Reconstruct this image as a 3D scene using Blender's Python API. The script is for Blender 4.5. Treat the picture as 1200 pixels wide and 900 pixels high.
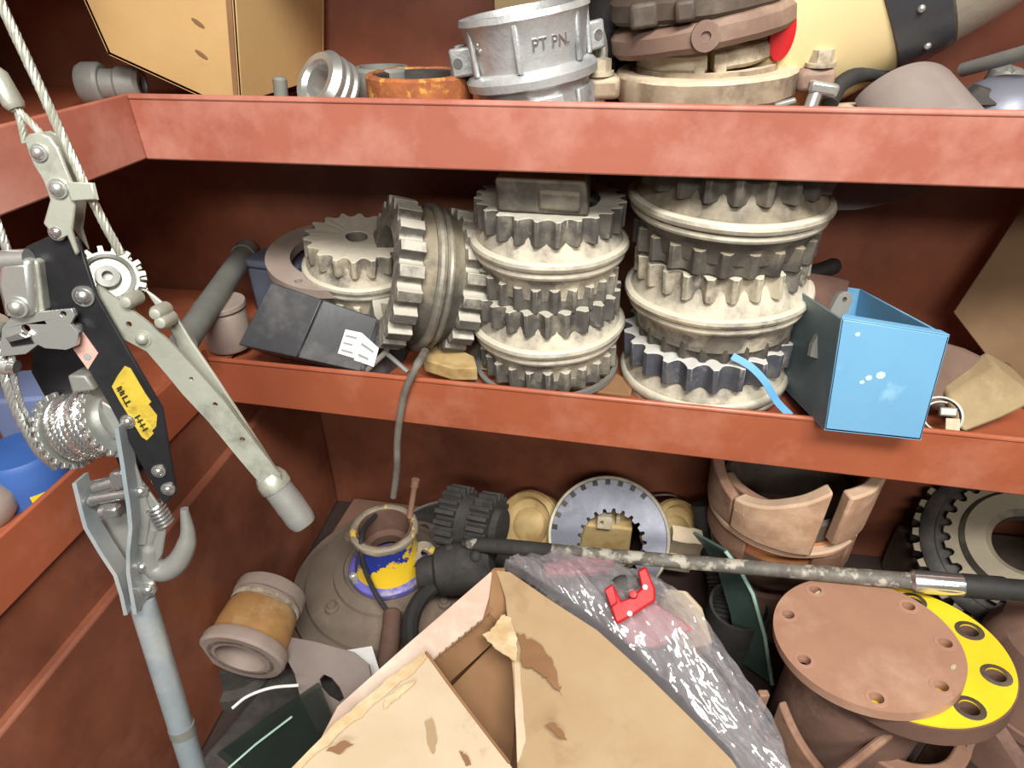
import bpy, bmesh, math, random
import numpy as np
from mathutils import Vector, Matrix, noise
from mathutils.geometry import tessellate_polygon

for o in list(bpy.data.objects):
    bpy.data.objects.remove(o, do_unlink=True)
scene = bpy.context.scene
COL = scene.collection
PI = math.pi

# ------------------------------------------------------------------ camera
FPX = 750.0
CAMZ = 1.0
_Y = Vector((134, 484, -FPX)).normalized()
_X = Vector((5799, -443, FPX)); _X = (_X - _X.dot(_Y) * _Y).normalized()
_Z = _X.cross(_Y)
RC = Matrix((_X, _Y, _Z))                      # world <- camera
cd = bpy.data.cameras.new('camera'); cam = bpy.data.objects.new('camera', cd); COL.objects.link(cam)
cam.matrix_world = Matrix.Translation((0, 0, CAMZ)) @ RC.to_4x4()
cd.sensor_width = 36; cd.lens = 36 * FPX / 1200; cd.clip_start = 0.02
scene.camera = cam

# ------------------------------------------------------------------ world, lights, exposure
w = bpy.data.worlds.new('world'); scene.world = w; w.use_nodes = True
bg = w.node_tree.nodes['Background']
bg.inputs[0].default_value = (1.0, 0.97, 0.93, 1); bg.inputs[1].default_value = 0.10
def area(name, loc, target, sx, sy, power, col=(1, .98, .94)):
    l = bpy.data.lights.new(name, 'AREA'); l.shape = 'RECTANGLE'; l.size = sx; l.size_y = sy
    l.energy = power; l.color = col
    o = bpy.data.objects.new(name, l); COL.objects.link(o)
    o.location = loc
    o.rotation_euler = (Vector(target) - Vector(loc)).to_track_quat('-Z', 'Y').to_euler()
    return o
area('ceiling_tube_light', (0.34, -0.56, 2.32), (0.0, 0.8, 0.4), 1.3, 0.40, 64)
area('ceiling_tube_light', (0.3, -1.5, 1.9), (0.0, 0.8, 0.5), 1.2, 0.3, 27)
vs = scene.view_settings
vs.view_transform = 'Standard'; vs.look = 'None'; vs.gamma = 1.0; vs.use_curve_mapping = False
vs.exposure = 0.35

# ------------------------------------------------------------------ geometry helpers
def ray(px, py):
    return RC @ Vector((px - 600, 450 - py, -FPX))
def V(px, py, Y=None, Z=None, X=None):
    r = ray(px, py); o = Vector((0, 0, CAMZ))
    if Y is not None: return o + r * (Y / r.y)
    if Z is not None: return o + r * ((Z - CAMZ) / r.z)
    return o + r * (X / r.x)
def VP(px, py, p0, n):
    r = ray(px, py); o = Vector((0, 0, CAMZ)); n = Vector(n)
    return o + r * ((Vector(p0) - o).dot(n) / r.dot(n))
def S(px, p):
    d = -(RC.transposed() @ (Vector(p) - Vector((0, 0, CAMZ)))).z
    return px * d / FPX
def frame(origin, z=(0, 0, 1), x=(1, 0, 0)):
    z = Vector(z).normalized(); x = Vector(x); x = (x - x.dot(z) * z)
    if x.length < 1e-4: x = Vector((0, 1, 0)) - Vector((0, 1, 0)).dot(z) * z
    x.normalize(); y = z.cross(x)
    M = Matrix((x, y, z)).transposed().to_4x4(); M.translation = Vector(origin)
    return M
def xf(m, M):
    return ([tuple(M @ Vector(v)) for v in m[0]], m[1])
def J(*ms):
    vs_, fs = [], []
    for m in ms:
        k = len(vs_); vs_ += m[0]; fs += [tuple(i + k for i in f) for f in m[1]]
    return vs_, fs
def lathe(prof, n=48, closed=False, a0=0.0, a1=2 * PI, wob=None):
    full = abs(a1 - a0 - 2 * PI) < 1e-6
    m = n if full else n + 1
    vs_ = []
    for i in range(m):
        a = a0 + (a1 - a0) * i / n; c, s = math.cos(a), math.sin(a)
        for (r, z) in prof:
            k = 1 + (wob(a, z) if wob else 0)
            vs_.append((r * k * c, r * k * s, z))
    fs = []; L = len(prof); Q = L if closed else L - 1
    for i in range(n):
        i2 = (i + 1) % m
        for j in range(Q):
            j2 = (j + 1) % L
            fs.append((i * L + j, i2 * L + j, i2 * L + j2, i * L + j2))
    if not full and closed:
        fs.append(tuple(range(L))); fs.append(tuple((m - 1) * L + j for j in range(L))[::-1])
    return vs_, fs
def box(sx, sy, sz, c=(0, 0, 0)):
    x, y, z = sx / 2, sy / 2, sz / 2
    v = [(c[0] + a * x, c[1] + b * y, c[2] + d * z) for d in (-1, 1) for a, b in ((-1, -1), (1, -1), (1, 1), (-1, 1))]
    return v, [(3, 2, 1, 0), (4, 5, 6, 7), (0, 1, 5, 4), (1, 2, 6, 5), (2, 3, 7, 6), (3, 0, 4, 7)]
def hexa(bottom, top):
    return [tuple(p) for p in bottom] + [tuple(p) for p in top], [(3, 2, 1, 0), (4, 5, 6, 7), (0, 1, 5, 4), (1, 2, 6, 5), (2, 3, 7, 6), (3, 0, 4, 7)]
def holed(outer, holes, t, z0=0.0):
    """flat plate from 2D loops, holes cut through, thickness t"""
    loops = [[Vector((x, y, 0)) for x, y in outer]] + [[Vector((x, y, 0)) for x, y in h] for h in holes]
    tri = tessellate_polygon(loops)
    flat = [p for l in loops for p in l]; n = len(flat)
    vs_ = [(p.x, p.y, z0) for p in flat] + [(p.x, p.y, z0 + t) for p in flat]
    fs = [tuple(f) for f in tri] + [tuple(i + n for i in f[::-1]) for f in tri]
    k = 0
    for l in loops:
        m = len(l)
        for i in range(m):
            a, b = k + i, k + (i + 1) % m
            fs.append((a, b, b + n, a + n))
        k += m
    return vs_, fs
def circ(cx, cy, r, n=24, ry=None, rot=0):
    ry = r if ry is None else ry; out = []
    for i in range(n):
        a = 2 * PI * i / n; x, y = r * math.cos(a), ry * math.sin(a)
        out.append((cx + x * math.cos(rot) - y * math.sin(rot), cy + x * math.sin(rot) + y * math.cos(rot)))
    return out
def slab(pts, tvec):
    """polygon of 3D points given thickness along tvec"""
    pts = [Vector(p) for p in pts]; n = len(pts); tvec = Vector(tvec)
    tri = tessellate_polygon([pts])
    vs_ = [tuple(p) for p in pts] + [tuple(p + tvec) for p in pts]
    fs = [tuple(f) for f in tri] + [tuple(i + n for i in f[::-1]) for f in tri]
    fs += [(i, (i + 1) % n, (i + 1) % n + n, i + n) for i in range(n)]
    return vs_, fs
def sweep(path, r, n=12, cap=True, flat=1.0, up=None):
    path = [Vector(p) for p in path]; N = len(path)
    rs = r if isinstance(r, (list, tuple)) else [r] * N
    tan = [(path[min(i + 1, N - 1)] - path[max(i - 1, 0)]).normalized() for i in range(N)]
    u = Vector(up) if up else (Vector((0, 0, 1)) if abs(tan[0].z) < .9 else Vector((1, 0, 0)))
    vs_, fs = [], []
    for i in range(N):
        t = tan[i]; u = (u - u.dot(t) * t).normalized(); b = t.cross(u)
        for k in range(n):
            a = 2 * PI * (k + .5) / n
            vs_.append(tuple(path[i] + rs[i] * (math.cos(a) * u * flat + math.sin(a) * b)))
    for i in range(N - 1):
        for k in range(n):
            k2 = (k + 1) % n
            fs.append((i * n + k, i * n + k2, (i + 1) * n + k2, (i + 1) * n + k))
    if cap:
        fs.append(tuple(range(n))[::-1]); fs.append(tuple((N - 1) * n + k for k in range(n)))
    return vs_, fs
def smooth_path(pts, k=8):
    pts = [Vector(p) for p in pts]; out = []
    P_ = [2 * pts[0] - pts[1]] + pts + [2 * pts[-1] - pts[-2]]
    for i in range(1, len(P_) - 2):
        a, b, c, d = P_[i - 1:i + 3]
        for j in range(k):
            t = j / k
            out.append(.5 * ((2 * b) + (c - a) * t + (2 * a - 5 * b + 4 * c - d) * t * t + (3 * b - a - 3 * c + d) * t ** 3))
    out.append(pts[-1]); return out
def bar(pts, w_, t_, nrm):
    """flat rectangular bar along pts; width w_ in plane, thickness t_ along nrm"""
    pts = [Vector(p) for p in pts]; nrm = Vector(nrm).normalized(); vs_ = []; fs = []
    N = len(pts)
    for i in range(N):
        t = (pts[min(i + 1, N - 1)] - pts[max(i - 1, 0)]).normalized(); s = t.cross(nrm).normalized()
        for a, b in ((-1, -1), (1, -1), (1, 1), (-1, 1)):
            vs_.append(tuple(pts[i] + s * a * w_ / 2 + nrm * b * t_ / 2))
    for i in range(N - 1):
        for k in range(4):
            k2 = (k + 1) % 4; fs.append((i * 4 + k, i * 4 + k2, i * 4 + 4 + k2, i * 4 + 4 + k))
    fs.append((3, 2, 1, 0)); fs.append(tuple((N - 1) * 4 + k for k in range(4)))
    return vs_, fs
def rope(path, R, strands=6, pitch=None, n=6):
    path = [Vector(p) for p in path]
    pitch = pitch or R * 9
    # resample
    L = [0]
    for i in range(1, len(path)): L.append(L[-1] + (path[i] - path[i - 1]).length)
    step = pitch / 8; N = max(4, int(L[-1] / step)); q = []
    for k in range(N + 1):
        s = L[-1] * k / N; i = max(1, next((j for j in range(1, len(L)) if L[j] >= s - 1e-9), len(L) - 1))
        t = (s - L[i - 1]) / max(1e-9, L[i] - L[i - 1]); q.append(path[i - 1].lerp(path[i], t))
    u = Vector((0.3, 0.2, 1)); F = []
    for i in range(len(q)):
        t = (q[min(i + 1, N)] - q[max(i - 1, 0)]).normalized(); u = (u - u.dot(t) * t).normalized(); F.append((u.copy(), t.cross(u)))
    ms = []
    for s in range(strands):
        pp = []
        for i, p in enumerate(q):
            a = 2 * PI * (s / strands + L[-1] * i / N / pitch)
            pp.append(p + (F[i][0] * math.cos(a) + F[i][1] * math.sin(a)) * R * .62)
        ms.append(sweep(pp, R * .42, n))
    return J(*ms)
def tooth_ring(ro, rr, ri, h, n, duty=.5, z0=0.0, scallop=True, top=1.0, seed=0, jit=.0):
    """ring with outward teeth: ro tip, rr root, ri bore"""
    rnd = random.Random(seed); out = []
    for i in range(n):
        j = 1 + rnd.uniform(-jit, jit)
        a = 2 * PI * i / n; da = 2 * PI / n
        e = duty * .5
        out += [(ro * j, a - da * e * .82), (ro * j, a + da * e * .82)]
        g0, g1 = a + da * e * 1.08, a + da * (1 - e * 1.08)
        if scallop == 'cusp':
            for k in range(7):
                t = k / 6; dip = math.sin(t * PI) ** .8
                out.append((ro - (ro - rr) * (.12 + .88 * dip), g0 + (g1 - g0) * t))
        elif scallop:
            for k in range(5):
                t = k / 4; dip = math.sin(t * PI)
                out.append((rr + (ro - rr) * .35 * (1 - dip), g0 + (g1 - g0) * t))
        else:
            out += [(rr, g0), (rr, g1)]
    m = len(out); vs_ = []
    for (r, a) in out: vs_.append((r * math.cos(a), r * math.sin(a), z0))
    for (r, a) in out: vs_.append((r * top * math.cos(a), r * top * math.sin(a), z0 + h))
    for (r, a) in out: vs_.append((ri * math.cos(a), ri * math.sin(a), z0))
    for (r, a) in out: vs_.append((ri * math.cos(a), ri * math.sin(a), z0 + h))
    fs = []
    for i in range(m):
        k = (i + 1) % m
        fs += [(i, k, m + k, m + i), (m + i, m + k, 3 * m + k, 3 * m + i), (3 * m + i, 3 * m + k, 2 * m + k, 2 * m + i), (2 * m + i, 2 * m + k, k, i)]
    return vs_, fs
def warp(m, amp, scale, seed=0, axis=None):
    out = []
    for v in m[0]:
        p = Vector(v) * scale + Vector((seed * 7.3, seed * 3.1, seed * 1.7))
        d = noise.noise_vector(p) * amp
        out.append(tuple(Vector(v) + d))
    return out, m[1]
def jag(pts, k=5, amp=2.2, seed=1):
    rnd = random.Random(seed); out = []
    for i in range(len(pts)):
        a, b = pts[i], pts[(i + 1) % len(pts)]
        for j in range(k):
            t = j / k; s = amp if j else amp * .3
            out.append((a[0] + (b[0] - a[0]) * t + rnd.uniform(-s, s), a[1] + (b[1] - a[1]) * t + rnd.uniform(-s, s)))
    return out
def cyl(p, q, r, n=24, r2=None):
    return sweep([p, q], [r, r2 if r2 is not None else r], n)
def grid(fn, nu, nv):
    vs_ = [tuple(fn(i / nu, j / nv)) for i in range(nu + 1) for j in range(nv + 1)]
    fs = [(i * (nv + 1) + j, (i + 1) * (nv + 1) + j, (i + 1) * (nv + 1) + j + 1, i * (nv + 1) + j + 1) for i in range(nu) for j in range(nv)]
    return vs_, fs
def subdiv_box(sx, sy, sz, k=6):
    bm = bmesh.new(); v, f = box(sx, sy, sz)
    bv = [bm.verts.new(p) for p in v]
    for q in f: bm.faces.new([bv[i] for i in q])
    bmesh.ops.subdivide_edges(bm, edges=bm.edges[:], cuts=k, use_grid_fill=True)
    bm.verts.index_update()
    out = [tuple(p.co) for p in bm.verts], [tuple(p.index for p in q.verts) for q in bm.faces]
    bm.free(); return out
def ball(r, seg=24, rings=14, sx=1, sy=1, sz=1):
    prof = [(r * math.sin(PI * i / rings), -r * math.cos(PI * i / rings)) for i in range(rings + 1)]
    m = lathe(prof, seg); return [(x * sx, y * sy, z * sz) for x, y, z in m[0]], m[1]
def text_flat(s, size, depth):
    cu = bpy.data.curves.new('lettering', 'FONT'); cu.body = s; cu.size = size; cu.extrude = depth; cu.resolution_u = 3
    cu.align_x = 'CENTER'; cu.align_y = 'CENTER'
    o = bpy.data.objects.new('lettering', cu); COL.objects.link(o)
    dg = bpy.context.evaluated_depsgraph_get(); me = bpy.data.meshes.new_from_object(o.evaluated_get(dg))
    out = [tuple(v.co) for v in me.vertices], [tuple(p.vertices) for p in me.polygons]
    bpy.data.objects.remove(o); bpy.data.meshes.remove(me); return out

# ------------------------------------------------------------------ object helpers
def mesh_of(name, m, ang=35):
    bm = bmesh.new(); bv = [bm.verts.new(v) for v in m[0]]
    for f in m[1]:
        if len(set(f)) < 3: continue
        try: bm.faces.new([bv[i] for i in f])
        except ValueError: pass
    bmesh.ops.remove_doubles(bm, verts=bm.verts[:], dist=2e-5)
    bmesh.ops.dissolve_degenerate(bm, edges=bm.edges[:], dist=1e-6)
    bmesh.ops.recalc_face_normals(bm, faces=bm.faces[:])
    me = bpy.data.meshes.new(name); bm.to_mesh(me); bm.free()
    for p in me.polygons: p.use_smooth = True
    me.set_sharp_from_angle(angle=math.radians(ang))
    return me
def obj(name, m, mat_, parent=None, M=None, bev=0, ang=35, seg=2):
    o = bpy.data.objects.new(name, mesh_of(name, m, ang)); COL.objects.link(o)
    o.data.materials.append(mat_)
    if parent is not None: o.parent = parent
    if M is not None: o.matrix_local = M
    if bev:
        b = o.modifiers.new('bevel', 'BEVEL'); b.width = bev; b.segments = seg; b.limit_method = 'ANGLE'; b.angle_limit = math.radians(40)
    return o
def tag(o, label, cat, group=None):
    o['label'] = label; o['category'] = cat
    if group: o['group'] = group
    return o
def thing(name, label, cat, M=None, group=None):
    o = bpy.data.objects.new(name, None); COL.objects.link(o); o.empty_display_size = .02
    if M is not None: o.matrix_world = M
    return tag(o, label, cat, group)
def struct(name, m, mat_, bev=0):
    o = obj(name, m, mat_, bev=bev); o['kind'] = 'structure'; return o

# ------------------------------------------------------------------ materials
def lin(c):
    f = lambda x: x / 12.92 if x <= .04045 else ((x + .055) / 1.055) ** 2.4
    return tuple(f(v / 255) for v in c) + (1,)
def mat(name, c1, c2=None, c3=None, scale=18, rough=.6, metal=0.0, bump=.25, bscale=90, patch=.55, pscale=9, soft=.08,
        dust=None, dustamt=.75, rvar=.12, trans=0, alpha=1, coat=0, c3metal=None):
    m = bpy.data.materials.new(name); m.use_nodes = True; nt = m.node_tree; N = nt.nodes; L = nt.links
    b = N['Principled BSDF']; tc = N.new('ShaderNodeTexCoord')
    def nz(s, det=5, ro=.6):
        n = N.new('ShaderNodeTexNoise'); n.inputs['Scale'].default_value = s; n.inputs['Detail'].default_value = det
        n.inputs['Roughness'].default_value = ro; L.new(tc.outputs['Object'], n.inputs['Vector']); return n
    def ramp(src, a, z):
        r = N.new('ShaderNodeMapRange'); r.inputs[1].default_value = a; r.inputs[2].default_value = z; L.new(src, r.inputs[0]); return r.outputs[0]
    def mix(f, a, c):
        x = N.new('ShaderNodeMix'); x.data_type = 'RGBA'
        if isinstance(f, float): x.inputs[0].default_value = f
        else: L.new(f, x.inputs[0])
        for sck, v in ((x.inputs[6], a), (x.inputs[7], c)):
            if isinstance(v, tuple): sck.default_value = v
            else: L.new(v, sck)
        return x.outputs[2]
    n1 = nz(scale)
    col = lin(c1)
    if c2: col = mix(ramp(n1.outputs[0], .35, .65), lin(c1), lin(c2))
    mfac = None
    if c3:
        n2 = nz(pscale, 6, .65); mfac = ramp(n2.outputs[0], patch - soft, patch + soft)
        col = mix(mfac, col, lin(c3))
    if dust:
        g = N.new('ShaderNodeNewGeometry'); sp = N.new('ShaderNodeSeparateXYZ'); L.new(g.outputs['Normal'], sp.inputs[0])
        n3 = nz(scale * 1.7, 6, .7)
        ad = N.new('ShaderNodeMath'); ad.operation = 'MULTIPLY_ADD'; L.new(n3.outputs[0], ad.inputs[0]); ad.inputs[1].default_value = 1.3; L.new(sp.outputs[2], ad.inputs[2])
        df = ramp(ad.outputs[0], .72, 1.32)
        mu = N.new('ShaderNodeMath'); mu.operation = 'MULTIPLY'; L.new(df, mu.inputs[0]); mu.inputs[1].default_value = dustamt
        col = mix(mu.outputs[0], col, lin(dust))
        if metal:
            iv = N.new('ShaderNodeMath'); iv.operation = 'MULTIPLY_ADD'; L.new(mu.outputs[0], iv.inputs[0]); iv.inputs[1].default_value = -metal; iv.inputs[2].default_value = metal
            L.new(iv.outputs[0], b.inputs['Metallic'])
    if isinstance(col, tuple): b.inputs['Base Color'].default_value = col
    else: L.new(col, b.inputs['Base Color'])
    if not (dust and metal): b.inputs['Metallic'].default_value = metal
    if rvar:
        rr = N.new('ShaderNodeMapRange'); L.new(n1.outputs[0], rr.inputs[0]); rr.inputs[1].default_value = .3; rr.inputs[2].default_value = .7
        rr.inputs[3].default_value = max(.03, rough - rvar); rr.inputs[4].default_value = min(1, rough + rvar); L.new(rr.outputs[0], b.inputs['Roughness'])
    else: b.inputs['Roughness'].default_value = rough
    b.inputs['Transmission Weight'].default_value = trans; b.inputs['Alpha'].default_value = alpha
    b.inputs['Coat Weight'].default_value = coat
    if bump:
        nb = nz(bscale, 6, .65); bp = N.new('ShaderNodeBump'); bp.inputs['Strength'].default_value = bump; bp.inputs['Distance'].default_value = .002
        L.new(nb.outputs[0], bp.inputs['Height']); L.new(bp.outputs[0], b.inputs['Normal'])
    return m
def film(name, tint, fac, rough):
    m = bpy.data.materials.new(name); m.use_nodes = True; nt = m.node_tree; N = nt.nodes; L = nt.links
    b = N['Principled BSDF']; b.inputs['Base Color'].default_value = lin(tint); b.inputs['Roughness'].default_value = rough
    b.inputs['Specular IOR Level'].default_value = 1.0
    t = N.new('ShaderNodeBsdfTransparent'); g = N.new('ShaderNodeBsdfGlossy'); g.inputs['Roughness'].default_value = rough * .6; g.inputs[0].default_value = (1, 1, 1, 1)
    x = N.new('ShaderNodeMixShader'); x.inputs[0].default_value = fac; L.new(t.outputs[0], x.inputs[1]); L.new(b.outputs[0], x.inputs[2])
    y = N.new('ShaderNodeMixShader'); y.inputs[0].default_value = .20; L.new(x.outputs[0], y.inputs[1]); L.new(g.outputs[0], y.inputs[2])
    L.new(y.outputs[0], N['Material Output'].inputs['Surface']); return m

M_paint = mat('red_brown_paint', (166, 92, 62), (152, 80, 54), (184, 122, 98), scale=5, rough=.42, bump=.12, bscale=60, patch=.66, pscale=7, soft=.14)
M_painttop = mat('dusty_pinkish_red_paint', (170, 102, 84), (156, 90, 72), (194, 140, 124), scale=5, rough=.45, bump=.12, bscale=60, patch=.6, pscale=7, soft=.14)
M_wall = mat('red_brown_wall_paint', (140, 82, 58), (104, 58, 40), (154, 98, 76), scale=6, rough=.5, bump=.1, bscale=50, patch=.66, pscale=5, soft=.15)
M_floor = mat('shade_dark_floor', (60, 40, 34), (45, 34, 30), scale=9, rough=.85)  # brown kept dark to stand in for shade at the lower left
M_card = mat('cardboard', (166, 142, 108), (156, 130, 96), (136, 108, 74), scale=8, rough=.85, bump=.15, patch=.68, pscale=6)
M_cardtop = mat('golden_cardboard', (188, 154, 102), (178, 144, 94), (164, 128, 80), scale=8, rough=.85, bump=.15, patch=.68, pscale=6)
M_cardshade = mat('shade_darkened_cardboard', (124, 96, 68), (110, 84, 58), scale=8, rough=.85, bump=.15)  # cardboard darkened to paint the shelf's shade onto the right carton
M_dustmid = mat('grey_worn_bead', (120, 114, 102), (92, 88, 80), (166, 158, 140), scale=24, rough=.5, metal=.2, bump=.25, patch=.56)
M_cardlt = mat('pale_cardboard', (194, 178, 152), (184, 164, 134), (160, 128, 84), scale=7, rough=.85, bump=.15, patch=.66, pscale=8)
M_cardpk = mat('greyish_cardboard', (194, 170, 152), (182, 158, 140), (204, 184, 166), scale=7, rough=.85, bump=.15)
M_cardin = mat('brown_cardboard_inside', (140, 104, 70), (124, 90, 60), scale=9, rough=.9, bump=.15)
M_cardtorn = mat('torn_cardboard', (208, 188, 152), (186, 158, 114), scale=40, rough=.95, bump=.5)
M_dust = mat('dusty_iron', (98, 94, 87), (70, 67, 63), (138, 131, 116), scale=26, rough=.68, metal=.15, bump=.4, patch=.58, pscale=14, dust=(200, 194, 178), dustamt=.8)
M_dusty2 = mat('cream_dusty_iron', (130, 122, 108), (84, 80, 74), (184, 173, 150), scale=22, rough=.75, bump=.4, patch=.52, pscale=16, dust=(206, 198, 178), dustamt=.85)
M_dustbl = mat('blue_grey_iron', (92, 94, 100), (70, 72, 80), (120, 118, 112), scale=24, rough=.6, metal=.2, bump=.3, patch=.6, dust=(208, 204, 196), dustamt=.9)
M_dustdk = mat('dark_dusty_iron', (88, 82, 74), (62, 58, 53), (118, 110, 96), scale=24, rough=.7, metal=.15, bump=.4, patch=.58, dust=(160, 148, 124), dustamt=.7)
M_iron = mat('dark_iron', (72, 68, 64), (54, 52, 50), (92, 82, 72), scale=24, rough=.6, metal=.3, bump=.4, patch=.6)
M_bead = mat('worn_steel_bead', (196, 190, 172), (148, 142, 128), scale=30, rough=.45, metal=.3, bump=.2, dust=(216, 208, 186))
M_black = mat('black_plastic', (44, 45, 48), (36, 37, 40), scale=12, rough=.4, bump=.08)
M_blackdust = mat('dusty_black_plastic', (66, 67, 69), (50, 51, 54), (92, 90, 88), scale=9, rough=.34, bump=.08, patch=.62)
M_blkpaint = mat('black_paint', (24, 24, 27), (32, 32, 34), scale=14, rough=.38, bump=.08)
M_rubber = mat('black_rubber', (34, 33, 32), (44, 43, 41), scale=25, rough=.7, bump=.3)
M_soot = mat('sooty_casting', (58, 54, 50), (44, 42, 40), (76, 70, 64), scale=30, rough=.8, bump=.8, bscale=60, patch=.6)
M_zinc = mat('zinc_plate', (205, 206, 200), (178, 180, 174), scale=14, rough=.33, metal=.75, bump=.12)
M_zincpale = mat('pale_zinc', (192, 194, 178), (160, 162, 148), (128, 128, 118), scale=14, rough=.4, metal=.5, bump=.15, patch=.64, pscale=20, soft=.1)
M_steel = mat('bright_steel', (225, 225, 220), (190, 190, 188), scale=18, rough=.22, metal=.9, bump=.1)
M_alu = mat('cast_aluminium', (205, 206, 204), (165, 167, 166), (120, 120, 118), scale=20, rough=.4, metal=.5, bump=.5, bscale=120, patch=.66, pscale=18)
M_galv = mat('grey_galvanised', (150, 150, 144), (128, 128, 122), scale=16, rough=.5, metal=.4, bump=.2)
M_greypipe = mat('grey_pipe', (128, 128, 120), (108, 108, 102), scale=14, rough=.6, metal=.1, bump=.2)
M_bluegrey = mat('pale_blue_grey_tube', (150, 160, 164), (132, 142, 146), (170, 172, 168), scale=20, rough=.45, metal=.25, bump=.15)
M_orange = mat('orange_rust', (170, 100, 52), (136, 76, 42), (206, 150, 62), scale=40, rough=.8, bump=.7, patch=.58, pscale=45, soft=.05)
M_rust = mat('brown_rust', (146, 110, 88), (120, 88, 70), (168, 134, 110), scale=14, rough=.75, bump=.35, patch=.58, pscale=8)
M_rustdk = mat('dark_brown_rust', (110, 82, 68), (90, 66, 56), (134, 104, 88), scale=14, rough=.78, bump=.35, patch=.6)
M_rustplate = mat('primer_brown_plate', (170, 130, 106), (158, 118, 96), (184, 148, 124), scale=10, rough=.5, bump=.15, patch=.6, pscale=6)
M_holerim = mat('rubbed_hole_rim', (176, 136, 116), (162, 122, 102), scale=20, rough=.6, bump=.1)
M_castan = mat('tan_casting', (176, 142, 114), (146, 112, 90), (200, 168, 138), scale=14, rough=.72, bump=.4, patch=.58, dust=(200, 172, 146), dustamt=.6)
M_copper = mat('orange_brown_rust', (196, 128, 78), (172, 104, 66), scale=20, rough=.65, bump=.3)
M_beige = mat('beige_casting', (164, 146, 122), (132, 114, 94), (100, 84, 70), scale=22, rough=.8, bump=.4, patch=.6, pscale=14, dust=(212, 194, 164), dustamt=.8)
M_beigelt = mat('pale_plaster_casting', (196, 184, 160), (166, 152, 128), (108, 94, 78), scale=24, rough=.85, bump=.5, patch=.6, pscale=20)
M_brownhalf = mat('brown_painted_casting', (128, 102, 88), (110, 86, 74), (150, 126, 108), scale=18, rough=.6, bump=.3, patch=.6)
M_dkbrown = mat('dark_brown_casting', (84, 72, 62), (66, 56, 48), (104, 92, 78), scale=20, rough=.6, bump=.3, patch=.58)
M_cream = mat('cream_paint', (222, 200, 150), (210, 188, 138), scale=3, rough=.4, bump=.05)
M_blue = mat('light_blue_paint', (120, 176, 212), (110, 166, 204), (150, 200, 228), scale=6, rough=.4, bump=.06, patch=.66, pscale=12, soft=.05)
M_blueside = mat('dirty_shaded_blue_side', (104, 124, 130), (88, 108, 116), (150, 160, 158), scale=8, rough=.55, bump=.1, patch=.7, pscale=10)  # dirty blue-grey that also paints in the left panel's shade
M_bluedk = mat('worn_royal_blue', (60, 100, 168), (50, 86, 150), scale=10, rough=.5)
M_strap = mat('blue_strap', (108, 168, 220), (90, 150, 208), scale=20, rough=.4, bump=.1)
M_yellow = mat('yellow_paint', (238, 208, 44), (226, 192, 36), (206, 184, 120), scale=12, rough=.5, bump=.2, patch=.7, pscale=14)
M_yelblue = mat('yellow_over_blue_paint', (44, 62, 150), (36, 52, 136), (236, 196, 48), scale=14, rough=.35, bump=.2, patch=.49, pscale=9, soft=.008)
M_lav = mat('lavender_worn_blue', (112, 108, 190), (96, 96, 176), (190, 176, 130), scale=14, rough=.4, bump=.2, patch=.62, pscale=18)
M_grime = mat('grey_grime', (120, 106, 92), (104, 92, 80), (138, 120, 102), scale=7, rough=.85, bump=.25, patch=.58, pscale=5)
M_grimebr = mat('brown_grime', (128, 96, 80), (108, 82, 68), scale=8, rough=.85, bump=.25)
M_tan = mat('tan_dusty_casting', (196, 170, 118), (170, 142, 92), (150, 116, 70), scale=16, rough=.8, bump=.4, patch=.6, pscale=12)
M_steelface = mat('blue_grey_steel_face', (124, 126, 136), (108, 110, 122), (150, 150, 152), scale=10, rough=.45, metal=.3, bump=.15, patch=.65)
M_wood = mat('amber_wrap', (176, 136, 82), (150, 108, 64), (192, 160, 112), scale=16, rough=.6, bump=.25, patch=.6)
M_pinkgrey = mat('pinkish_grey_plastic', (164, 148, 136), (144, 128, 118), scale=12, rough=.6, bump=.15)
M_white = mat('white_label', (232, 232, 228), (220, 220, 216), scale=30, rough=.6, bump=.05)
M_print = mat('grey_print', (140, 140, 138), rough=.7, bump=0, rvar=0)
M_ylabel = mat('yellow_sticker', (192, 168, 58), (172, 146, 46), (124, 104, 42), scale=60, rough=.5, bump=.1, patch=.62, pscale=70)
M_ink = mat('black_ink', (44, 36, 14), rough=.6, bump=0, rvar=0)
M_pink = mat('faded_pink_sticker', (206, 160, 146), (190, 146, 134), scale=40, rough=.6, bump=.1)
M_red = mat('red_plastic', (190, 30, 34), (172, 22, 28), scale=12, rough=.55, bump=.05)
M_redfade = mat('washed_red_plastic', (196, 96, 106), (214, 130, 136), scale=14, rough=.4, bump=.1)
M_greyplate = mat('grey_brown_plate', (138, 126, 118), (122, 110, 104), scale=9, rough=.6, bump=.15)
M_glass = mat('green_glass', (40, 54, 49), (32, 44, 40), scale=6, rough=.14, bump=0, alpha=.55, rvar=.04)
M_glass2 = mat('pale_green_glass', (84, 104, 96), (70, 90, 82), scale=6, rough=.15, bump=0, alpha=.75, rvar=.04)
M_chip = mat('chipped_grey_yellow', (150, 138, 118), (120, 112, 100), (214, 178, 80), scale=24, rough=.55, bump=.4, patch=.57, pscale=24, soft=.02)
M_glassedge = mat('pale_glass_edge', (190, 222, 205), (168, 204, 186), scale=20, rough=.25, bump=.05)
M_wire = mat('grey_wire', (130, 124, 114), (104, 98, 90), scale=30, rough=.6, bump=.2)
M_paper = mat('greyish_wrapping_paper', (160, 140, 104), (140, 120, 88), (176, 156, 120), scale=12, rough=.9, bump=.4, patch=.6)
M_brownrag = mat('brown_rag', (120, 96, 82), (102, 80, 68), scale=10, rough=.9, bump=.3)
M_barpaint = mat('flaking_grey_paint', (112, 106, 96), (84, 80, 74), (172, 166, 150), scale=40, rough=.6, bump=.4, patch=.54, pscale=38, soft=.04)
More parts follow.
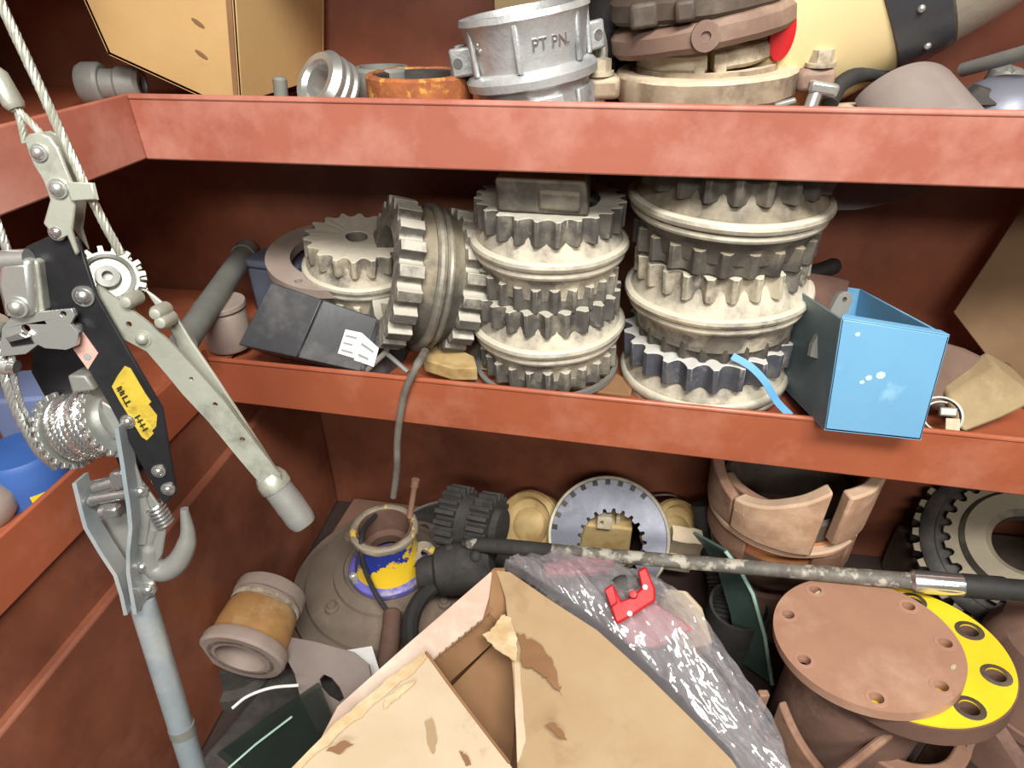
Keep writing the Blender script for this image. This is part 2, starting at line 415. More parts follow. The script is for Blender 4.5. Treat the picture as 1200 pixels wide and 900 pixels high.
M_film = film('clear_plastic_film', (230, 229, 234), .19, .17)

# ------------------------------------------------------------------ setting
D = .72; XL = -.555; YB = 1.0
def mtop(x): return .536 - .027 * (x + .54)      # top of the middle front lip
def mdeck(x): return mtop(x) - .036
struct('floor', box(2.4, 1.9, .04, (0, .2, -.02)), M_floor)
struct('wall_back', box(2.0, .02, 1.5, (0, YB + .01, .75)), M_wall)
struct('wall_left', box(.02, 1.0, 1.5, (-.98, .51, .75)), M_wall)
struct('wall_right', box(.02, 1.0, 1.5, (.98, .51, .75)), M_wall)
struct('wall_left_lower', J(box(.012, .98, .48, (XL - .014, .51, .25)), box(.016, .97, .37, (XL - .003, .51, .19))), M_wall, bev=.004)

sh = thing('steel_shelving', 'red-brown painted steel shelving with deep welded front lips lining the corner', 'shelving')
def lip(z0l, z1l, z0r, z1r, name='front_lip', m=M_paint):
    a = .95; t = .006
    bot = [(XL, D, z0l), (a, D, z0r), (a, D + t, z0r), (XL, D + t, z0l)]
    top = [(XL, D, z1l), (a, D, z1r), (a, D + t, z1r), (XL, D + t, z1l)]
    # small rolled top edge
    obj(name, J(hexa(bot, top), hexa([(p[0], p[1] - .0015, p[2] - .006) for p in top], [(p[0], p[1], p[2] + .0005) for p in top])), m, sh, bev=.0025)
lip(.812, .885, .812, .8855, m=M_painttop)
lip(.536 - .076, .536, mtop(.95) - .094, mtop(.95))
lip(1.12, 1.19, 1.12, 1.19)
def sidelip(z0, z1, m=M_paint):
    obj('side_lip', box(.006, D + .006 - .02, z1 - z0, (XL - .003, (D + .026) / 2, (z0 + z1) / 2)), m, sh, bev=.0025)
sidelip(.812, .885, M_painttop); sidelip(.474, .546)
sidelip(1.12, 1.19)
for zc in (.85, 1.155):
    obj('shelf_deck', J(box(XL * -1 + .95, YB - D - .007, .006, ((.95 + XL) / 2, (YB + D + .006) / 2, zc - .003)), box(.42, .97, .006, (XL - .212, .505, zc - .003))), M_paint, sh)
b0 = [(XL, D + .007, mdeck(XL) - .006), (.95, D + .007, mdeck(.95) - .006), (.95, YB, mdeck(.95) - .006), (XL, YB, mdeck(XL) - .006)]
obj('shelf_deck', J(hexa(b0, [(x, y, z + .006) for x, y, z in b0]), box(.42, .97, .006, (XL - .212, .505, .505))), M_paint, sh)

# ------------------------------------------------------------------ toothed couplings
def coupler(name, label, M, r, h, n=24, mb=None, mt=None, mu=None, mbd=None, group='dusty toothed couplings on the middle shelf', seed=0, top_teeth=True, bot_teeth=True, rt=.95, cat='coupling', bore=.62, style='cusp', duty=.24, rb=None, cut=False, deep=.89):
    mb = mb or M_dust; mt = mt or M_dust; mu = mu or mt; mbd = mbd or M_bead
    t = thing(name, label, cat, M, group)
    ri = r * bore
    wob = lambda a, z: .006 * math.sin(3 * a + seed) + .004 * math.sin(7 * a + seed * 2)
    if cut: zf = lambda m: ([(x, y, max(0.0, (z - .36 * h) / .64)) for x, y, z in m[0]], m[1])
    else: zf = lambda m: m
    rb = rb or rt
    prof = [(ri, h * .12), (r * .86, h * .12), (r * .88, h * .30), (r * .93, h * .36), (r * .95, h * .40), (r * .95, h * .56), (r * .93, h * .60), (r * .86, h * .72), (r * .84, h * .80), (r * .80, h * .90), (ri, h * .90)]
    obj('body', zf(warp(lathe(prof, 72, closed=True, wob=wob), .0012, 60, seed)), mb, t, bev=0)
    def tor(zc, rc, rr): return lathe([(rc + rr * math.cos(2 * PI * k / 10), zc + rr * 1.0 * math.sin(2 * PI * k / 10)) for k in range(10)], 72, closed=True, wob=wob)
    obj('flange_bead', zf(tor(h * .53, r * .955, h * .058)), mbd, t)
    obj('flange_bead', zf(tor(h * .42, r * .93, h * .042)), mbd, t)
    if top_teeth: obj('tooth_ring', zf(warp(tooth_ring(r * rt, r * rt * deep, ri, h * .27, n, duty, h * .73, seed=seed, jit=.008, scallop=style), .0012, 70, seed)), mu, t, bev=.0012)
    if bot_teeth: obj('tooth_ring', warp(tooth_ring(r * rb * .985, r * rb * deep, ri, h * .26, n, duty, 0, seed=seed + 3, jit=.008, scallop=style), .0012, 70, seed + 5), mt, t, bev=.0012)
    return t
def rz(M, a): return M @ Matrix.Rotation(a, 4, 'Z')

# left stack
AX, AY = -.074, .842
coupler('toothed_coupling', 'lower toothed coupling of the stack topped by a square block', rz(frame((AX, AY, .507), (-.03, -.02, 1)), .1), .110, .122, 24, M_dusty2, M_dust, M_dust, seed=1)
coupler('toothed_coupling', 'upper toothed coupling with a square block sitting on it', rz(frame((AX - .004, AY, .628), (.01, -.02, 1)), .2), .106, .124, 24, M_dusty2, M_dust, M_dust, seed=2)
zt = .753
pb = [V(586, 233, Y=.80), V(690, 233, Y=.80)]
bw = (pb[1].x - pb[0].x); bcx = (pb[0].x + pb[1].x) / 2
bk = J(hexa([(-bw * .48, -.048, 0), (bw * .52, -.048, 0), (bw * .5, .05, 0), (-bw * .5, .05, 0)], [(-bw * .5, -.05, .042), (bw * .47, -.044, .042), (bw * .48, .05, .042), (-bw * .5, .05, .042)]),
       box(bw * .45, .012, .024, (bw * .2, -.047, .018)))
tag(obj('iron_block', warp(bk, .002, 40, 3), M_dustdk, None, frame((bcx, .812, zt), (.02, -.03, 1)), bev=.004), 'square iron block on top of a two-high coupling stack', 'block')
for k in range(2):
    rr = .118 - .010 * k
    tag(obj('retaining_ring', lathe([(rr - .007, 0), (rr, 0), (rr, .004), (rr - .007, .004)], 64, closed=True), M_galv, None, frame((AX - .012 + .01 * k, AY - .0 - .004 * k, .4955 + .0055 * k), (-.03, .02 - .02 * k, 1))),
        ['wide thin steel ring lying under the block-topped coupling stack', 'smaller thin steel ring just under the block-topped coupling stack'][k], 'ring', 'thin steel rings under the stack')

# right stack
BX, BY = .158, .852
coupler('toothed_coupling', 'bottom coupling of the three-high stack, with blue-grey upper teeth', rz(frame((BX, BY, .4840), (-.06, -.03, 1)), .15), .122, .088, 22, M_dusty2, M_dustbl, M_dustbl, seed=4, bot_teeth=False, cut=True, rt=.97)
coupler('toothed_coupling', 'middle coupling of the three-high stack, caked in cream dust', rz(frame((BX + .002, BY, .5725), (-.06, -.02, 1)), .3), .124, .120, 24, M_dusty2, M_dustdk, M_dusty2, mbd=M_dusty2, seed=5, rb=.88, rt=.92)
coupler('toothed_coupling', 'top coupling of the three-high stack, darkest and close under the shelf', rz(frame((BX - .006, BY, .6935), (-.0, -.02, 1)), .05), .127, .120, 22, M_dustdk, M_dustdk, M_dustdk, seed=6, rt=.94)

# leaning double gear
cg = V(497, 326, Y=.845)
ax = Vector((-.84, -.44, .27)).normalized()
lg = coupler('toothed_coupling', 'large coupling leaning on its edge beside the black plastic housing', rz(frame(cg - ax * .062, ax, (0, 0, 1)), .1), .106, .124, 20, M_dustdk, M_dust, M_dust, mbd=M_dustmid, seed=8, rt=1.02, style=True, duty=.56, deep=.88)

# tilted gear behind the black housing
cg = V(420, 312, Y=.905); ax = Vector((.13, -.10, .98)).normalized()
coupler('toothed_coupling', 'pale coupling lying tilted on a flat ring behind the black housing', rz(frame(cg - ax * .056, ax), .1), .084, .108, 18, M_dusty2, M_dusty2, M_dusty2, seed=9, bore=.2, deep=.86)
# flat ring around it
rc = V(388, 300, Y=.915); ax = Vector((.10, -.16, .97)).normalized()
tag(obj('flat_ring', holed(circ(0, 0, .100, 64), [circ(.004, 0, .066, 48), circ(-.02, -.083, .006, 12), circ(-.06, .058, .006, 12)], .016), M_pinkgrey, None, frame(rc - ax * .012, ax), bev=.002), 'flat pinkish-grey ring around the tilted pale coupling', 'ring')
# blue-grey box behind
p = V(322, 322, Y=.95)
t = thing('junction_box', 'blue-grey box half hidden behind the black housing', 'box', frame((p.x + .02, .945, mdeck(p.x) + .001), (0, 0, 1), (1, -.15, 0)))
obj('body', box(.10, .06, .088, (0, 0, .044)), mat('slate_blue_plastic', (92, 100, 116), (80, 88, 104), scale=10, rough=.5), t, bev=.006)
obj('lid', box(.106, .066, .014, (0, 0, .095)), mat('slate_blue_lid', (100, 108, 124), (88, 96, 112), scale=10, rough=.5), t, bev=.005)
# grey pipe
pa, pb2 = V(290, 292, Y=.985), V(215, 402, Y=.66)
pa.z = max(pa.z, .56); pb2.z = max(pb2.z, .535)
dv = (pb2 - pa).normalized()
tag(obj('grey_pipe', J(sweep([pa, pb2], .0175, 20), sweep([pa + dv * .005, pa + dv * .03], .020, 20)), M_greypipe), 'plain grey pipe propped on the side shelf near the corner', 'pipe')
# pinkish bush
p = V(275, 372, Y=.82)
t = thing('plastic_bush', 'pinkish-grey round bush with a centre hole by the black housing', 'bush', frame((p.x - .005, .80, .512 if p.x < XL else mdeck(p.x)), (0, 0, 1)))
hz = max(.03, p.z - .48)
obj('body', lathe([(.012, 0), (.032, 0), (.034, .006), (.034, hz - .012), (.030, hz - .003), (.026, hz), (.012, hz - .004)], 32, closed=True), M_pinkgrey, t)
obj('top_disc', holed(circ(0, 0, .037, 32), [circ(0, 0, .011, 16)], .008, hz - .004), M_pinkgrey, t, bev=.002)

# black plastic housing with white labels
A = [V(283, 402, Y=.765), V(430, 434, Y=.735), V(452, 372, Y=.80), V(314, 330, Y=.86)]
A[0].z = mdeck(A[0].x) + .040; 
fr = [V(281, 408, Y=.75), V(428, 433, Y=.74)]
t = thing('plastic_housing', 'tapered black plastic housing with two white labels lying on the middle shelf', 'housing')
tl, tr = V(320, 331, Y=.80), V(446, 374, Y=.80)
bl, br = V(281, 405, Y=.745), V(425, 436, Y=.735)
deep = Vector((.03, .055, -.055))
zf = mdeck(bl.x) + .004
front = [bl, br, tr, tl]
back = [q + deep for q in front]
ctr = sum(front, Vector()) / 4; nrm = (br - bl).cross(tl - bl).normalized()
if nrm.y > 0: nrm = -nrm
def inset_face(f, k, off): 
    c = sum(f, Vector()) / len(f); return [c + (q - c) * k + nrm * off for q in f]
body = hexa(back, front)
obj('body', body, M_blackdust, t, bev=.006)
f1 = [bl.lerp(br, -.01), bl.lerp(br, .475), tl.lerp(tr, .465), tl.lerp(tr, -.01)]
f2 = [bl.lerp(br, .478), bl.lerp(br, .985), tl.lerp(tr, .985), tl.lerp(tr, .468)]
obj('face_panel', slab([q + nrm * .0 for q in inset_face(f1, .985, 0)], nrm * .003), M_blackdust, t, bev=.0015)
obj('face_panel', slab([q for q in inset_face(f2, .985, 0)], nrm * .003), M_blackdust, t, bev=.0015)
def onface(px, py, off=.0045):
    return VP(px, py, ctr + nrm * off, nrm)
def label(pp, nl):
    l = obj('white_label', slab([onface(*q) for q in pp], nrm * .0006), M_white, t)
    a, b, c, d = [onface(*q, .0055) for q in pp]
    for k in range(nl):
        v0, v1 = (k + .7) / (nl + .4), (k + .95) / (nl + .4)
        e = [a.lerp(d, v0).lerp(b.lerp(c, v0), .12), a.lerp(d, v0).lerp(b.lerp(c, v0), .8 - .15 * (k % 2)), a.lerp(d, v1).lerp(b.lerp(c, v1), .8 - .15 * (k % 2)), a.lerp(d, v1).lerp(b.lerp(c, v1), .12)]
        obj('print_line', slab(e, nrm * .0002), M_print, l)
label([(405, 386), (424, 390), (416, 420), (396, 414)], 3)
label([(424, 390), (444, 408), (438, 430), (415, 422)], 2)
for q in ((340, 345), (312, 402)):
    obj('screw_hole', xf(lathe([(.0, .0), (.0035, 0), (.0035, .0008), (0, .0008)], 14), frame(onface(*q, .003), nrm)), M_black, t)
# hanging wire cord
pts = [V(498, 412, Y=.765), V(494, 420, Y=.735), V(488, 430, Y=.712), V(474, 462, Y=.711), V(466, 510, Y=.715), V(465, 550, Y=.72), V(461, 582, Y=.73)]
tag(obj('hanging_cord', sweep(smooth_path(pts, 8), [.0062] * 16 + [.0052] * 33, 10), M_wire), 'grey cord hanging over the middle shelf lip', 'cord')
tag(obj('short_wire', sweep(smooth_path([V(428, 436, Y=.745), V(440, 424, Y=.75), V(452, 412, Y=.765), V(456, 400, Y=.78)], 6), .0042, 8), M_wire), 'short grey wire end beside the white-labelled housing', 'wire')
tag(obj('short_wire', sweep(smooth_path([V(450, 412, Y=.77), V(462, 422, Y=.755), V(478, 436, Y=.745)], 6), .0036, 8), M_galv), 'pale thin wire crossing under the leaning coupling', 'wire')
# scraps of cardboard and wood on the deck
def scrap(name, px, Z, th, m, label, cat, seed=2):
    pts = [V(a, b, Z=Z) for a, b in px]
    tag(obj(name, warp(slab(pts, (0, 0, th)), .002, 45, seed), m, bev=.002), label, cat)
scrap('wood_chunk', [(497, 436), (505, 420), (528, 418), (556, 432), (560, 446), (530, 446)], .505, .022, M_tan, 'broken tan wood chunk under the leaning coupling', 'wood')
scrap('cardboard_scrap', [(655, 452), (672, 440), (715, 436), (742, 452), (738, 466), (690, 462)], .489, .006, M_cardin, 'brown cardboard scrap between the two coupling stacks', 'cardboard')
scrap('packing_sheet', [(540, 428), (560, 405), (590, 400), (590, 440)], .494, .003, M_paper, 'tan paper sheet behind the wood chunk', 'paper')

# blue strap
pts = [V(858, 417, Y=.742), V(880, 430, Y=.737), V(897, 448, Y=.731), V(910, 470, Y=.728), V(926, 487, Y=.726)]
tag(obj('blue_strap', bar(smooth_path(pts, 6), .009, .002, (.1, -.9, .4)), M_strap), 'thin light blue strap draped over the lowest coupling', 'strap')

# blue steel box
t = thing('blue_tray', 'open light blue metal box jutting over the middle shelf lip', 'box')
TL, TR, BR, BL = V(986, 374, Y=.69), V(1113, 394, Y=.69), V(1079, 516, Y=.69), V(966, 504, Y=.69)
dv = Vector((-.03, .19, -.03)); dr = dv + Vector((0, 0, 0)); tk = .003
def q4(a, b, c, d, tv): return slab([a, b, c, d], tv)
obj('front_panel', q4(BL, BR, TR, TL, (0, tk, 0)), M_blue, t, bev=.001)
obj('side_panel', q4(BL, TL, TL + dv, BL + dv, (tk, 0, 0)), M_blueside, t, bev=.001)
obj('side_panel', q4(BR, TR, TR + dv, BR + dv, (-tk, 0, 0)), M_blue, t, bev=.001)
obj('back_panel', q4(BL + dv, BR + dv, TR + dv, TL + dv, (0, -tk, 0)), M_blue, t, bev=.001)
obj('bottom_panel', q4(BL, BR, BR + dv, BL + dv, (0, 0, tk)), M_blue, t)
obj('rim_fold', q4(TL, TR, TR + Vector((-.004, .012, -.001)), TL + Vector((.004, .012, -.001)), (0, 0, .002)), M_blue, t, bev=.0008)
for dx, dy, r_ in ((1018, 443, .004), (1032, 440, .0055), (1010, 448, .003), (1005, 392, .003)):
    c = V(dx, dy, Y=.6895)
    obj('scuff_mark', xf(lathe([(0, 0), (r_, 0), (0, .0006)], 7), frame(c, (0, -1, 0))), mat('scuff', (196, 222, 236), rough=.7, bump=0, rvar=0) if 'scuff' not in bpy.data.materials else bpy.data.materials['scuff'], t)
# things in the blue box
inb = TL.lerp(TR, .3) + dv * .45
fl = BL + dv * .5
p0 = V(985, 352, Y=.765)
lv = thing('latch_lever', 'small grey metal lever with a hole standing in the blue box', 'lever', frame(p0, (.25, -.9, .3), (.35, 0, 1)))
obj('blade', holed([(.012 * math.cos(a), .0105 * math.sin(a)) for a in [PI * (k / 8 - .5) for k in range(9)]] + [(-.06, .016), (-.075, .013), (-.075, -.013), (-.06, -.012)], [circ(.002, 0, .0032, 12)], .007), M_galv, lv, bev=.0015)
obj('pivot', lathe([(0, -.004), (.006, -.004), (.006, .012), (0, .012)], 16), M_galv, lv, Matrix.Translation((-.028, -.020, 0)), bev=.001)
sc = [V(928, 336, Y=.83), V(948, 318, Y=.86), V(975, 322, Y=.87), V(996, 330, Y=.87), V(988, 366, Y=.84), V(950, 372, Y=.80)]
tag(obj('brown_scrap', warp(slab(sc, (0, .02, -.045)), .004, 30, 4), M_rustdk, bev=.003), 'brown rusty scrap heaped inside the blue box', 'scrap')
hp = [V(905, 336, Y=.90), V(930, 327, Y=.91), V(960, 318, Y=.92), V(982, 310, Y=.93)]
tag(obj('hand_tool', sweep(smooth_path(hp, 5), [.012] * 4 + [.013] * 6 + [.012] * 5 + [.009], 14), M_rubber), 'dark rubber-handled tool poking out behind the blue box', 'tool')

# metal plate near the top
pl = [V(955, 222, Y=.90), V(1086, 226, Y=.90), V(1050, 237, Y=.885), V(1005, 246, Y=.875), V(955, 247, Y=.87)]
tag(obj('metal_plate', slab(pl, (0, .01, .008)), M_galv, bev=.001), 'grey metal plate wedged beside the top of the three-high coupling stack', 'plate')

# right end: wrapped paper, rag, clip, carton
cp = [V(1116, 366, Y=.93), V(1160, 300, Y=.94), V(1215, 215, Y=.95), V(1215, 500, Y=.84), V(1168, 434, Y=.88)]
t = thing('cardboard_carton', 'tilted brown cardboard carton at the right end of the middle shelf', 'carton')
obj('side_panel', slab(cp, (.04, .03, 0)), M_cardshade, t, bev=.002)
obj('flap', slab([V(1168, 434, Y=.878), V(1215, 500, Y=.838), V(1215, 470, Y=.835), V(1178, 424, Y=.87)], (.004, -.004, 0)), M_cardin, t)
rag = [V(1100, 400, Y=.83), V(1130, 408, Y=.84), V(1176, 428, Y=.84), V(1160, 452, Y=.82), V(1100, 480, Y=.79), V(1085, 470, Y=.80)]
tag(obj('brown_rag', warp(slab(rag, (0, .035, -.03)), .006, 30, 6), M_brownrag, bev=.004), 'crumpled brown rag between the blue box and the carton', 'rag')
pk = [V(1110, 466, Y=.79), V(1168, 430, Y=.81), V(1196, 446, Y=.80), V(1222, 470, Y=.78), V(1175, 492, Y=.77), V(1128, 508, Y=.76), V(1116, 490, Y=.775)]
tag(obj('paper_parcel', warp(slab(pk, (.0, .035, .004)), .004, 40, 7), M_paper, bev=.005), 'olive-tan paper parcel slumped in front of the carton', 'parcel')
cc = V(1100, 488, Y=.765)
t = thing('hose_clamp', 'bright metal hose clamp between the blue box and the paper parcel', 'clamp', frame(cc, (-.3, -.75, .55), (1, 0, 0)))
obj('band', lathe([(.024, -.008), (.0265, -.008), (.0265, .008), (.024, .008)], 30, closed=True, a0=-.6, a1=2.6), M_galv, t)
obj('band', lathe([(.018, .004), (.020, .004), (.020, .014), (.018, .014)], 24, closed=True, a0=1.2, a1=5.0), M_galv, t)
obj('screw_housing', box(.020, .012, .012, (.008, .006, .012)), M_galv, t, bev=.002)
obj('tab', box(.016, .024, .004, (.014, -.014, .010)), M_beige, t, bev=.001)

# left side shelf: blue and yellow can, grey part
p = V(34, 552, Z=.535)
t = thing('paint_can', 'scuffed blue can with yellow paint on the side shelf behind the winch', 'can', frame((min(p.x, -.605), p.y, .5095), (0, 0, 1)))
obj('body', lathe([(0, 0), (.040, 0), (.040, .050), (.036, .056), (0, .056)], 32), M_bluedk, t)
obj('yellow_band', lathe([(.0402, .002), (.0412, .002), (.0412, .018), (.0402, .018)], 20, closed=True, a0=-.9, a1=.2), M_yellow, t)
p = V(38, 496, Z=.56)
tag(obj('blue_carton', subdiv_box(.075, .07, .085, 3), mat('faded_blue_card', (118, 132, 170), (104, 118, 156), scale=10, rough=.7), None, frame((min(p.x - .01, -.62), p.y + .03, .5535), (0, 0, 1), (1, .3, 0)), bev=.004), 'faded blue carton behind the blue can', 'carton')
p = V(10, 595, X=-.60)
tag(obj('rubber_stopper', lathe([(0, 0), (.022, 0), (.030, .012), (.030, .03), (.022, .045), (.01, .05), (0, .05)], 28), M_pinkgrey, None, frame((p.x - .03, p.y, .5095))), 'rounded grey stopper near the edge of the side shelf', 'stopper')

# ================================================================== top shelf
ZT = .8505
# cardboard carton raised on a pipe fitting
t = thing('cardboard_carton', 'tan cardboard carton tilted on a pipe fitting on the top shelf', 'carton')
F = [V(78, -45, Y=.80), V(127, 64, Y=.80), V(243, 117, Y=.80), V(284, 120, Y=.80), V(273, -45, Y=.80)]
dpt = Vector((.034, .18, .006))
obj('front_panel', slab(F, (0, .004, 0)), M_cardtop, t, bev=.001)
obj('side_panel', slab([F[4], F[3], F[3] + dpt, F[4] + dpt], (-.004, 0, 0)), M_cardtop, t, bev=.001)
obj('side_panel', slab([F[0], F[1], F[1] + dpt, F[0] + dpt], (.004, 0, 0)), M_cardtop, t)
obj('back_panel', slab([q + dpt for q in F], (0, -.004, 0)), M_cardtop, t)
obj('bottom_panel', slab([F[1], F[2], F[2] + dpt, F[1] + dpt], (.0, 0, .004)), M_cardtop, t)
obj('corner_seam', slab([F[4] + Vector((-.011, -.001, 0)), F[3] + Vector((-.010, -.001, 0)), F[3] + Vector((-.004, -.001, 0)), F[4] + Vector((-.004, -.001, 0))], (0, -.0015, 0)), M_cardin, t)
for (px, py, dx, dy) in ((232, 27, 10, 7), (236, 64, 7, 5)):
    c = V(px, py, Y=.7995)
    obj('dirt_smear', xf(lathe([(0, 0), (.004, .0001), (0, .0004)], 10), frame(c, (0, -1, 0)) @ Matrix.Rotation(-.6, 4, 'Z') @ Matrix.Diagonal((2.2, .7, 1, 1))), M_cardin, t)
# pipe fitting under it
p = V(128, 90, Y=.84); p.z = ZT + .027
t = thing('pipe_fitting', 'grey ribbed pipe fitting lying under the raised carton corner', 'fitting', frame(p, (1, .25, -.02)))
obj('collar', lathe([(.012, -.036), (.024, -.036), (.027, -.030), (.027, -.012), (.024, -.008), (.012, -.008)], 32, closed=True), M_galv, t)
obj('neck', lathe([(.012, -.010), (.019, -.010), (.019, .008), (.022, .012), (.022, .035), (.018, .040), (.012, .040)], 32, closed=True), M_galv, t)
# hex bolt
p = V(326, 104, Y=.80)
t = thing('hex_bolt', 'small dull hex bolt standing beside the tan carton', 'bolt', frame((p.x, .80, ZT), (.1, 0, 1)))
obj('head', lathe([(0, 0), (.017, 0), (.017, .014), (0, .014)], 6), M_greypipe, t, bev=.001)
obj('shank', lathe([(0, .014), (.0085, .014), (.0085, .042), (.006, .045), (0, .045)], 16), M_greypipe, t)
# silver threaded nut on its edge
p = V(386, 114, Y=.80); r_ = .040
t = thing('threaded_ring', 'bright silver threaded ring leaning on its edge beside the orange collar', 'ring', frame((p.x, .80, ZT + .034), (-.45, -.72, .55), (0, 0, 1)))
prof = [(.020, -.018)]
for k in range(6): prof += [(.036 + .0025 * (k % 2), -.018 + .006 * k), (.036 + .0025 * ((k + 1) % 2), -.018 + .006 * k + .003)]
prof += [(.032, .020), (.024, .020), (.020, .015)]
obj('body', lathe(prof, 40, closed=True), M_zinc, t)
# grey ring
p = V(424, 96, Y=.84)
tag(obj('grey_sleeve', lathe([(.028, 0), (.036, 0), (.036, .046), (.033, .050), (.028, .050)], 36, closed=True), M_greypipe, None, frame((p.x + .02, .862, ZT))), 'dull grey sleeve half hidden behind the orange collar', 'sleeve')
# orange collar
p = V(491, 90, Y=.81); ro = S(62, p)
t = thing('rusty_collar', 'bright orange rusty pipe collar on the top shelf', 'collar', frame((p.x, .81 + .0, ZT)))
zt_ = .050
obj('wall', warp(lathe([(ro - .010, 0), (ro, 0), (ro + .001, zt_ * .5), (ro, zt_ - .003), (ro - .003, zt_), (ro - .009, zt_), (ro - .010, zt_ - .004)], 64, closed=True), .0008, 60), M_orange, t)
obj('dark_liner', lathe([(ro - .014, .001), (ro - .0101, .001), (ro - .0101, zt_ - .002), (ro - .014, zt_ - .004)], 64, closed=True), M_iron, t)

# aluminium cam coupling
p = V(622, 62, Y=.80)
ax = Vector((-.16, -.04, 1)).normalized()
cm = thing('cam_coupling', 'silver cast aluminium cam coupling with raised lettering on the top shelf', 'coupling', frame((p.x + .010, .80, ZT), ax, (0, -1, 0)))
R1 = .070
H = .118
prof = [(R1 - .012, 0), (R1 - .002, 0), (R1 - .002, .008), (R1 - .006, .012), (R1 - .006, H * .34), (R1 - .004, H * .37), (R1 + .004, H * .40), (R1 + .005, H * .47), (R1 + .001, H * .51), (R1 - .007, H * .54), (R1 - .004, H * .75), (R1 + .0, H * .92), (R1 + .003, H * .95), (R1 + .001, H), (R1 - .007, H), (R1 - .012, H * .9)]
obj('body', warp(lathe(prof, 72, closed=True), .0006, 50), M_alu, cm)
for a in (-.95, -.03, 1.05, 1.7, 2.4, 3.4, 4.3):
    q = Matrix.Rotation(a, 4, 'Z')
    obj('rib', xf(box(.006, .007, H * .42, (R1 - .003, 0, H * .74)), q), M_alu, cm, bev=.002)
for a in (-.6, .3, 1.2):
    q = Matrix.Rotation(a, 4, 'Z')
    obj('pad', xf(box(.005, .040, H * .26, (R1 - .006, 0, H * .18)), q), M_alu, cm, bev=.002)
def wrap_text(s, size, a0, z0, rr, wspace=1.0):
    m = text_flat(s, size, .0008)
    out = []
    for (x, y, z) in m[0]:
        a = a0 + x / rr; out.append(((rr + z) * math.cos(a), (rr + z) * math.sin(a), z0 + y))
    return out, m[1]
obj('raised_lettering', wrap_text('PT PN.', .015, .52, H * .74, R1 - .0028), M_steel, cm)
obj('raised_lettering', wrap_text('6', .016, -.78, H * .76, R1 - .0028), M_steel, cm)
# cam arms
for sgn, a in ((1, -1.55), (-1, 2.1)):
    q = Matrix.Rotation(a, 4, 'Z')
    arm = obj('cam_arm', xf(J(sweep(smooth_path([(R1 - .002, -.008, H * .74), (R1 + .014, -.006, H * .70), (R1 + .019, -.004, H * .5), (R1 + .014, 0, H * .3), (R1 + .010, 0, .004)], 5), .0055, 10, flat=1.7, up=(0, 1, 0))), q), M_zinc, cm)
    obj('arm_pin', xf(cyl((R1 + .008, -.020, H * .66), (R1 + .008, .020, H * .66), .0055, 14), q), M_steel, arm)
    [obj('arm_ear', xf(box(.026, .006, .030, (R1 + .004, yy, H * .66)), q), M_alu, arm, bev=.003) for yy in (.016, -.016)]
    obj('pull_ring', xf(lathe([(.012 + .0018 * math.cos(k * PI / 4), .0018 * math.sin(k * PI / 4)) for k in range(8)], 24, closed=True), q @ frame((R1 + .018, .012, .020), (.8, .6, 0))), M_steel, arm)

# clamp stack
ctr_ = V(828, 86, Y=.855)
ax0 = Vector((-.05, -.03, 1)).normalized()
fz = .8505
def bolt(t, M_, r, L, m, nm='bolt'):
    o = obj(nm, xf(J(lathe([(0, 0), (r * 1.9, 0), (r * 1.9, r * .5), (0, r * .5)], 20), lathe([(0, r * .5), (r * 1.5, r * .5), (r * 1.5, r * 2.0), (0, r * 2.0)], 6), lathe([(0, -L), (r * .8, -L), (r * .8, 0), (0, 0)], 12)), M_), m, t)
    return o
t = thing('pipe_clamp', 'beige two-bolt pipe clamp at the bottom of the clamp stack', 'clamp', frame((ctr_.x - .002, .850, fz + .026), ax0), 'stacked clamps on the top shelf')
obj('ring', warp(lathe([(.070, 0), (.100, 0), (.103, .004), (.103, .026), (.100, .030), (.088, .031), (.087, .028), (.080, .028), (.079, .034), (.070, .034)], 72, closed=True), .0010, 40), M_beige, t)
for s in (-1, 1):
    e = obj('bolt_ear', box(.040, .036, .024, (s * .116, -.022, .016)), M_beige if s < 0 else M_brownhalf, t, bev=.006)
    bolt(e, Matrix.Translation((s * .120, -.026, .029)), .0085, .050, M_beigelt)
obj('lower_lip', lathe([(.072, -.022), (.090, -.022), (.094, 0), (.072, 0)], 64, closed=True), M_beige, t)
zc = fz + .026 + .035
t = thing('split_ring', 'pale crusted split ring with a front notch, second in the clamp stack', 'ring', frame((ctr_.x - .006, .852, zc), (-.10, -.04, 1)), 'stacked clamps on the top shelf')
obj('ring', warp(lathe([(.054, 0), (.072, 0), (.076, .004), (.076, .016), (.072, .020), (.054, .020)], 64, closed=True, a0=-PI / 2 + .05, a1=1.5 * PI - .05), .0016, 50, 2), M_beigelt, t)
for s in (-1, 1):
    obj('lug', xf(box(.012, .008, .014, (s * .011, -.073, .001)), Matrix.Identity(4)), M_beigelt, t, bev=.003)
zc += .022
t = thing('coupling_half', 'brown painted coupling half with a bolt-hole lug, third in the clamp stack', 'coupling', frame((ctr_.x - .012, .85, zc), (-.20, -.02, 1)), 'stacked clamps on the top shelf')
obj('ring', warp(lathe([(.070, 0), (.096, 0), (.101, .006), (.101, .020), (.096, .026), (.088, .028), (.070, .028)], 64, closed=True), .0012, 40, 3), M_brownhalf, t)
lugm = xf(holed(circ(0, 0, .0145, 24), [circ(0, 0, .0048, 16)], .010), frame((-.004, -.0935, .014), (0, -1, 0), (1, 0, 0)))
obj('bolt_lug', lugm, M_brownhalf, t, bev=.002)
obj('bolt_lug', box(.03, .03, .022, (.105, .0, .014)), M_brownhalf, t, bev=.005)
zc += .030
t = thing('coupling_half', 'dark brown coupling half topmost in the clamp stack', 'coupling', frame((ctr_.x - .020, .85, zc), (-.15, -.06, 1)), 'stacked clamps on the top shelf')
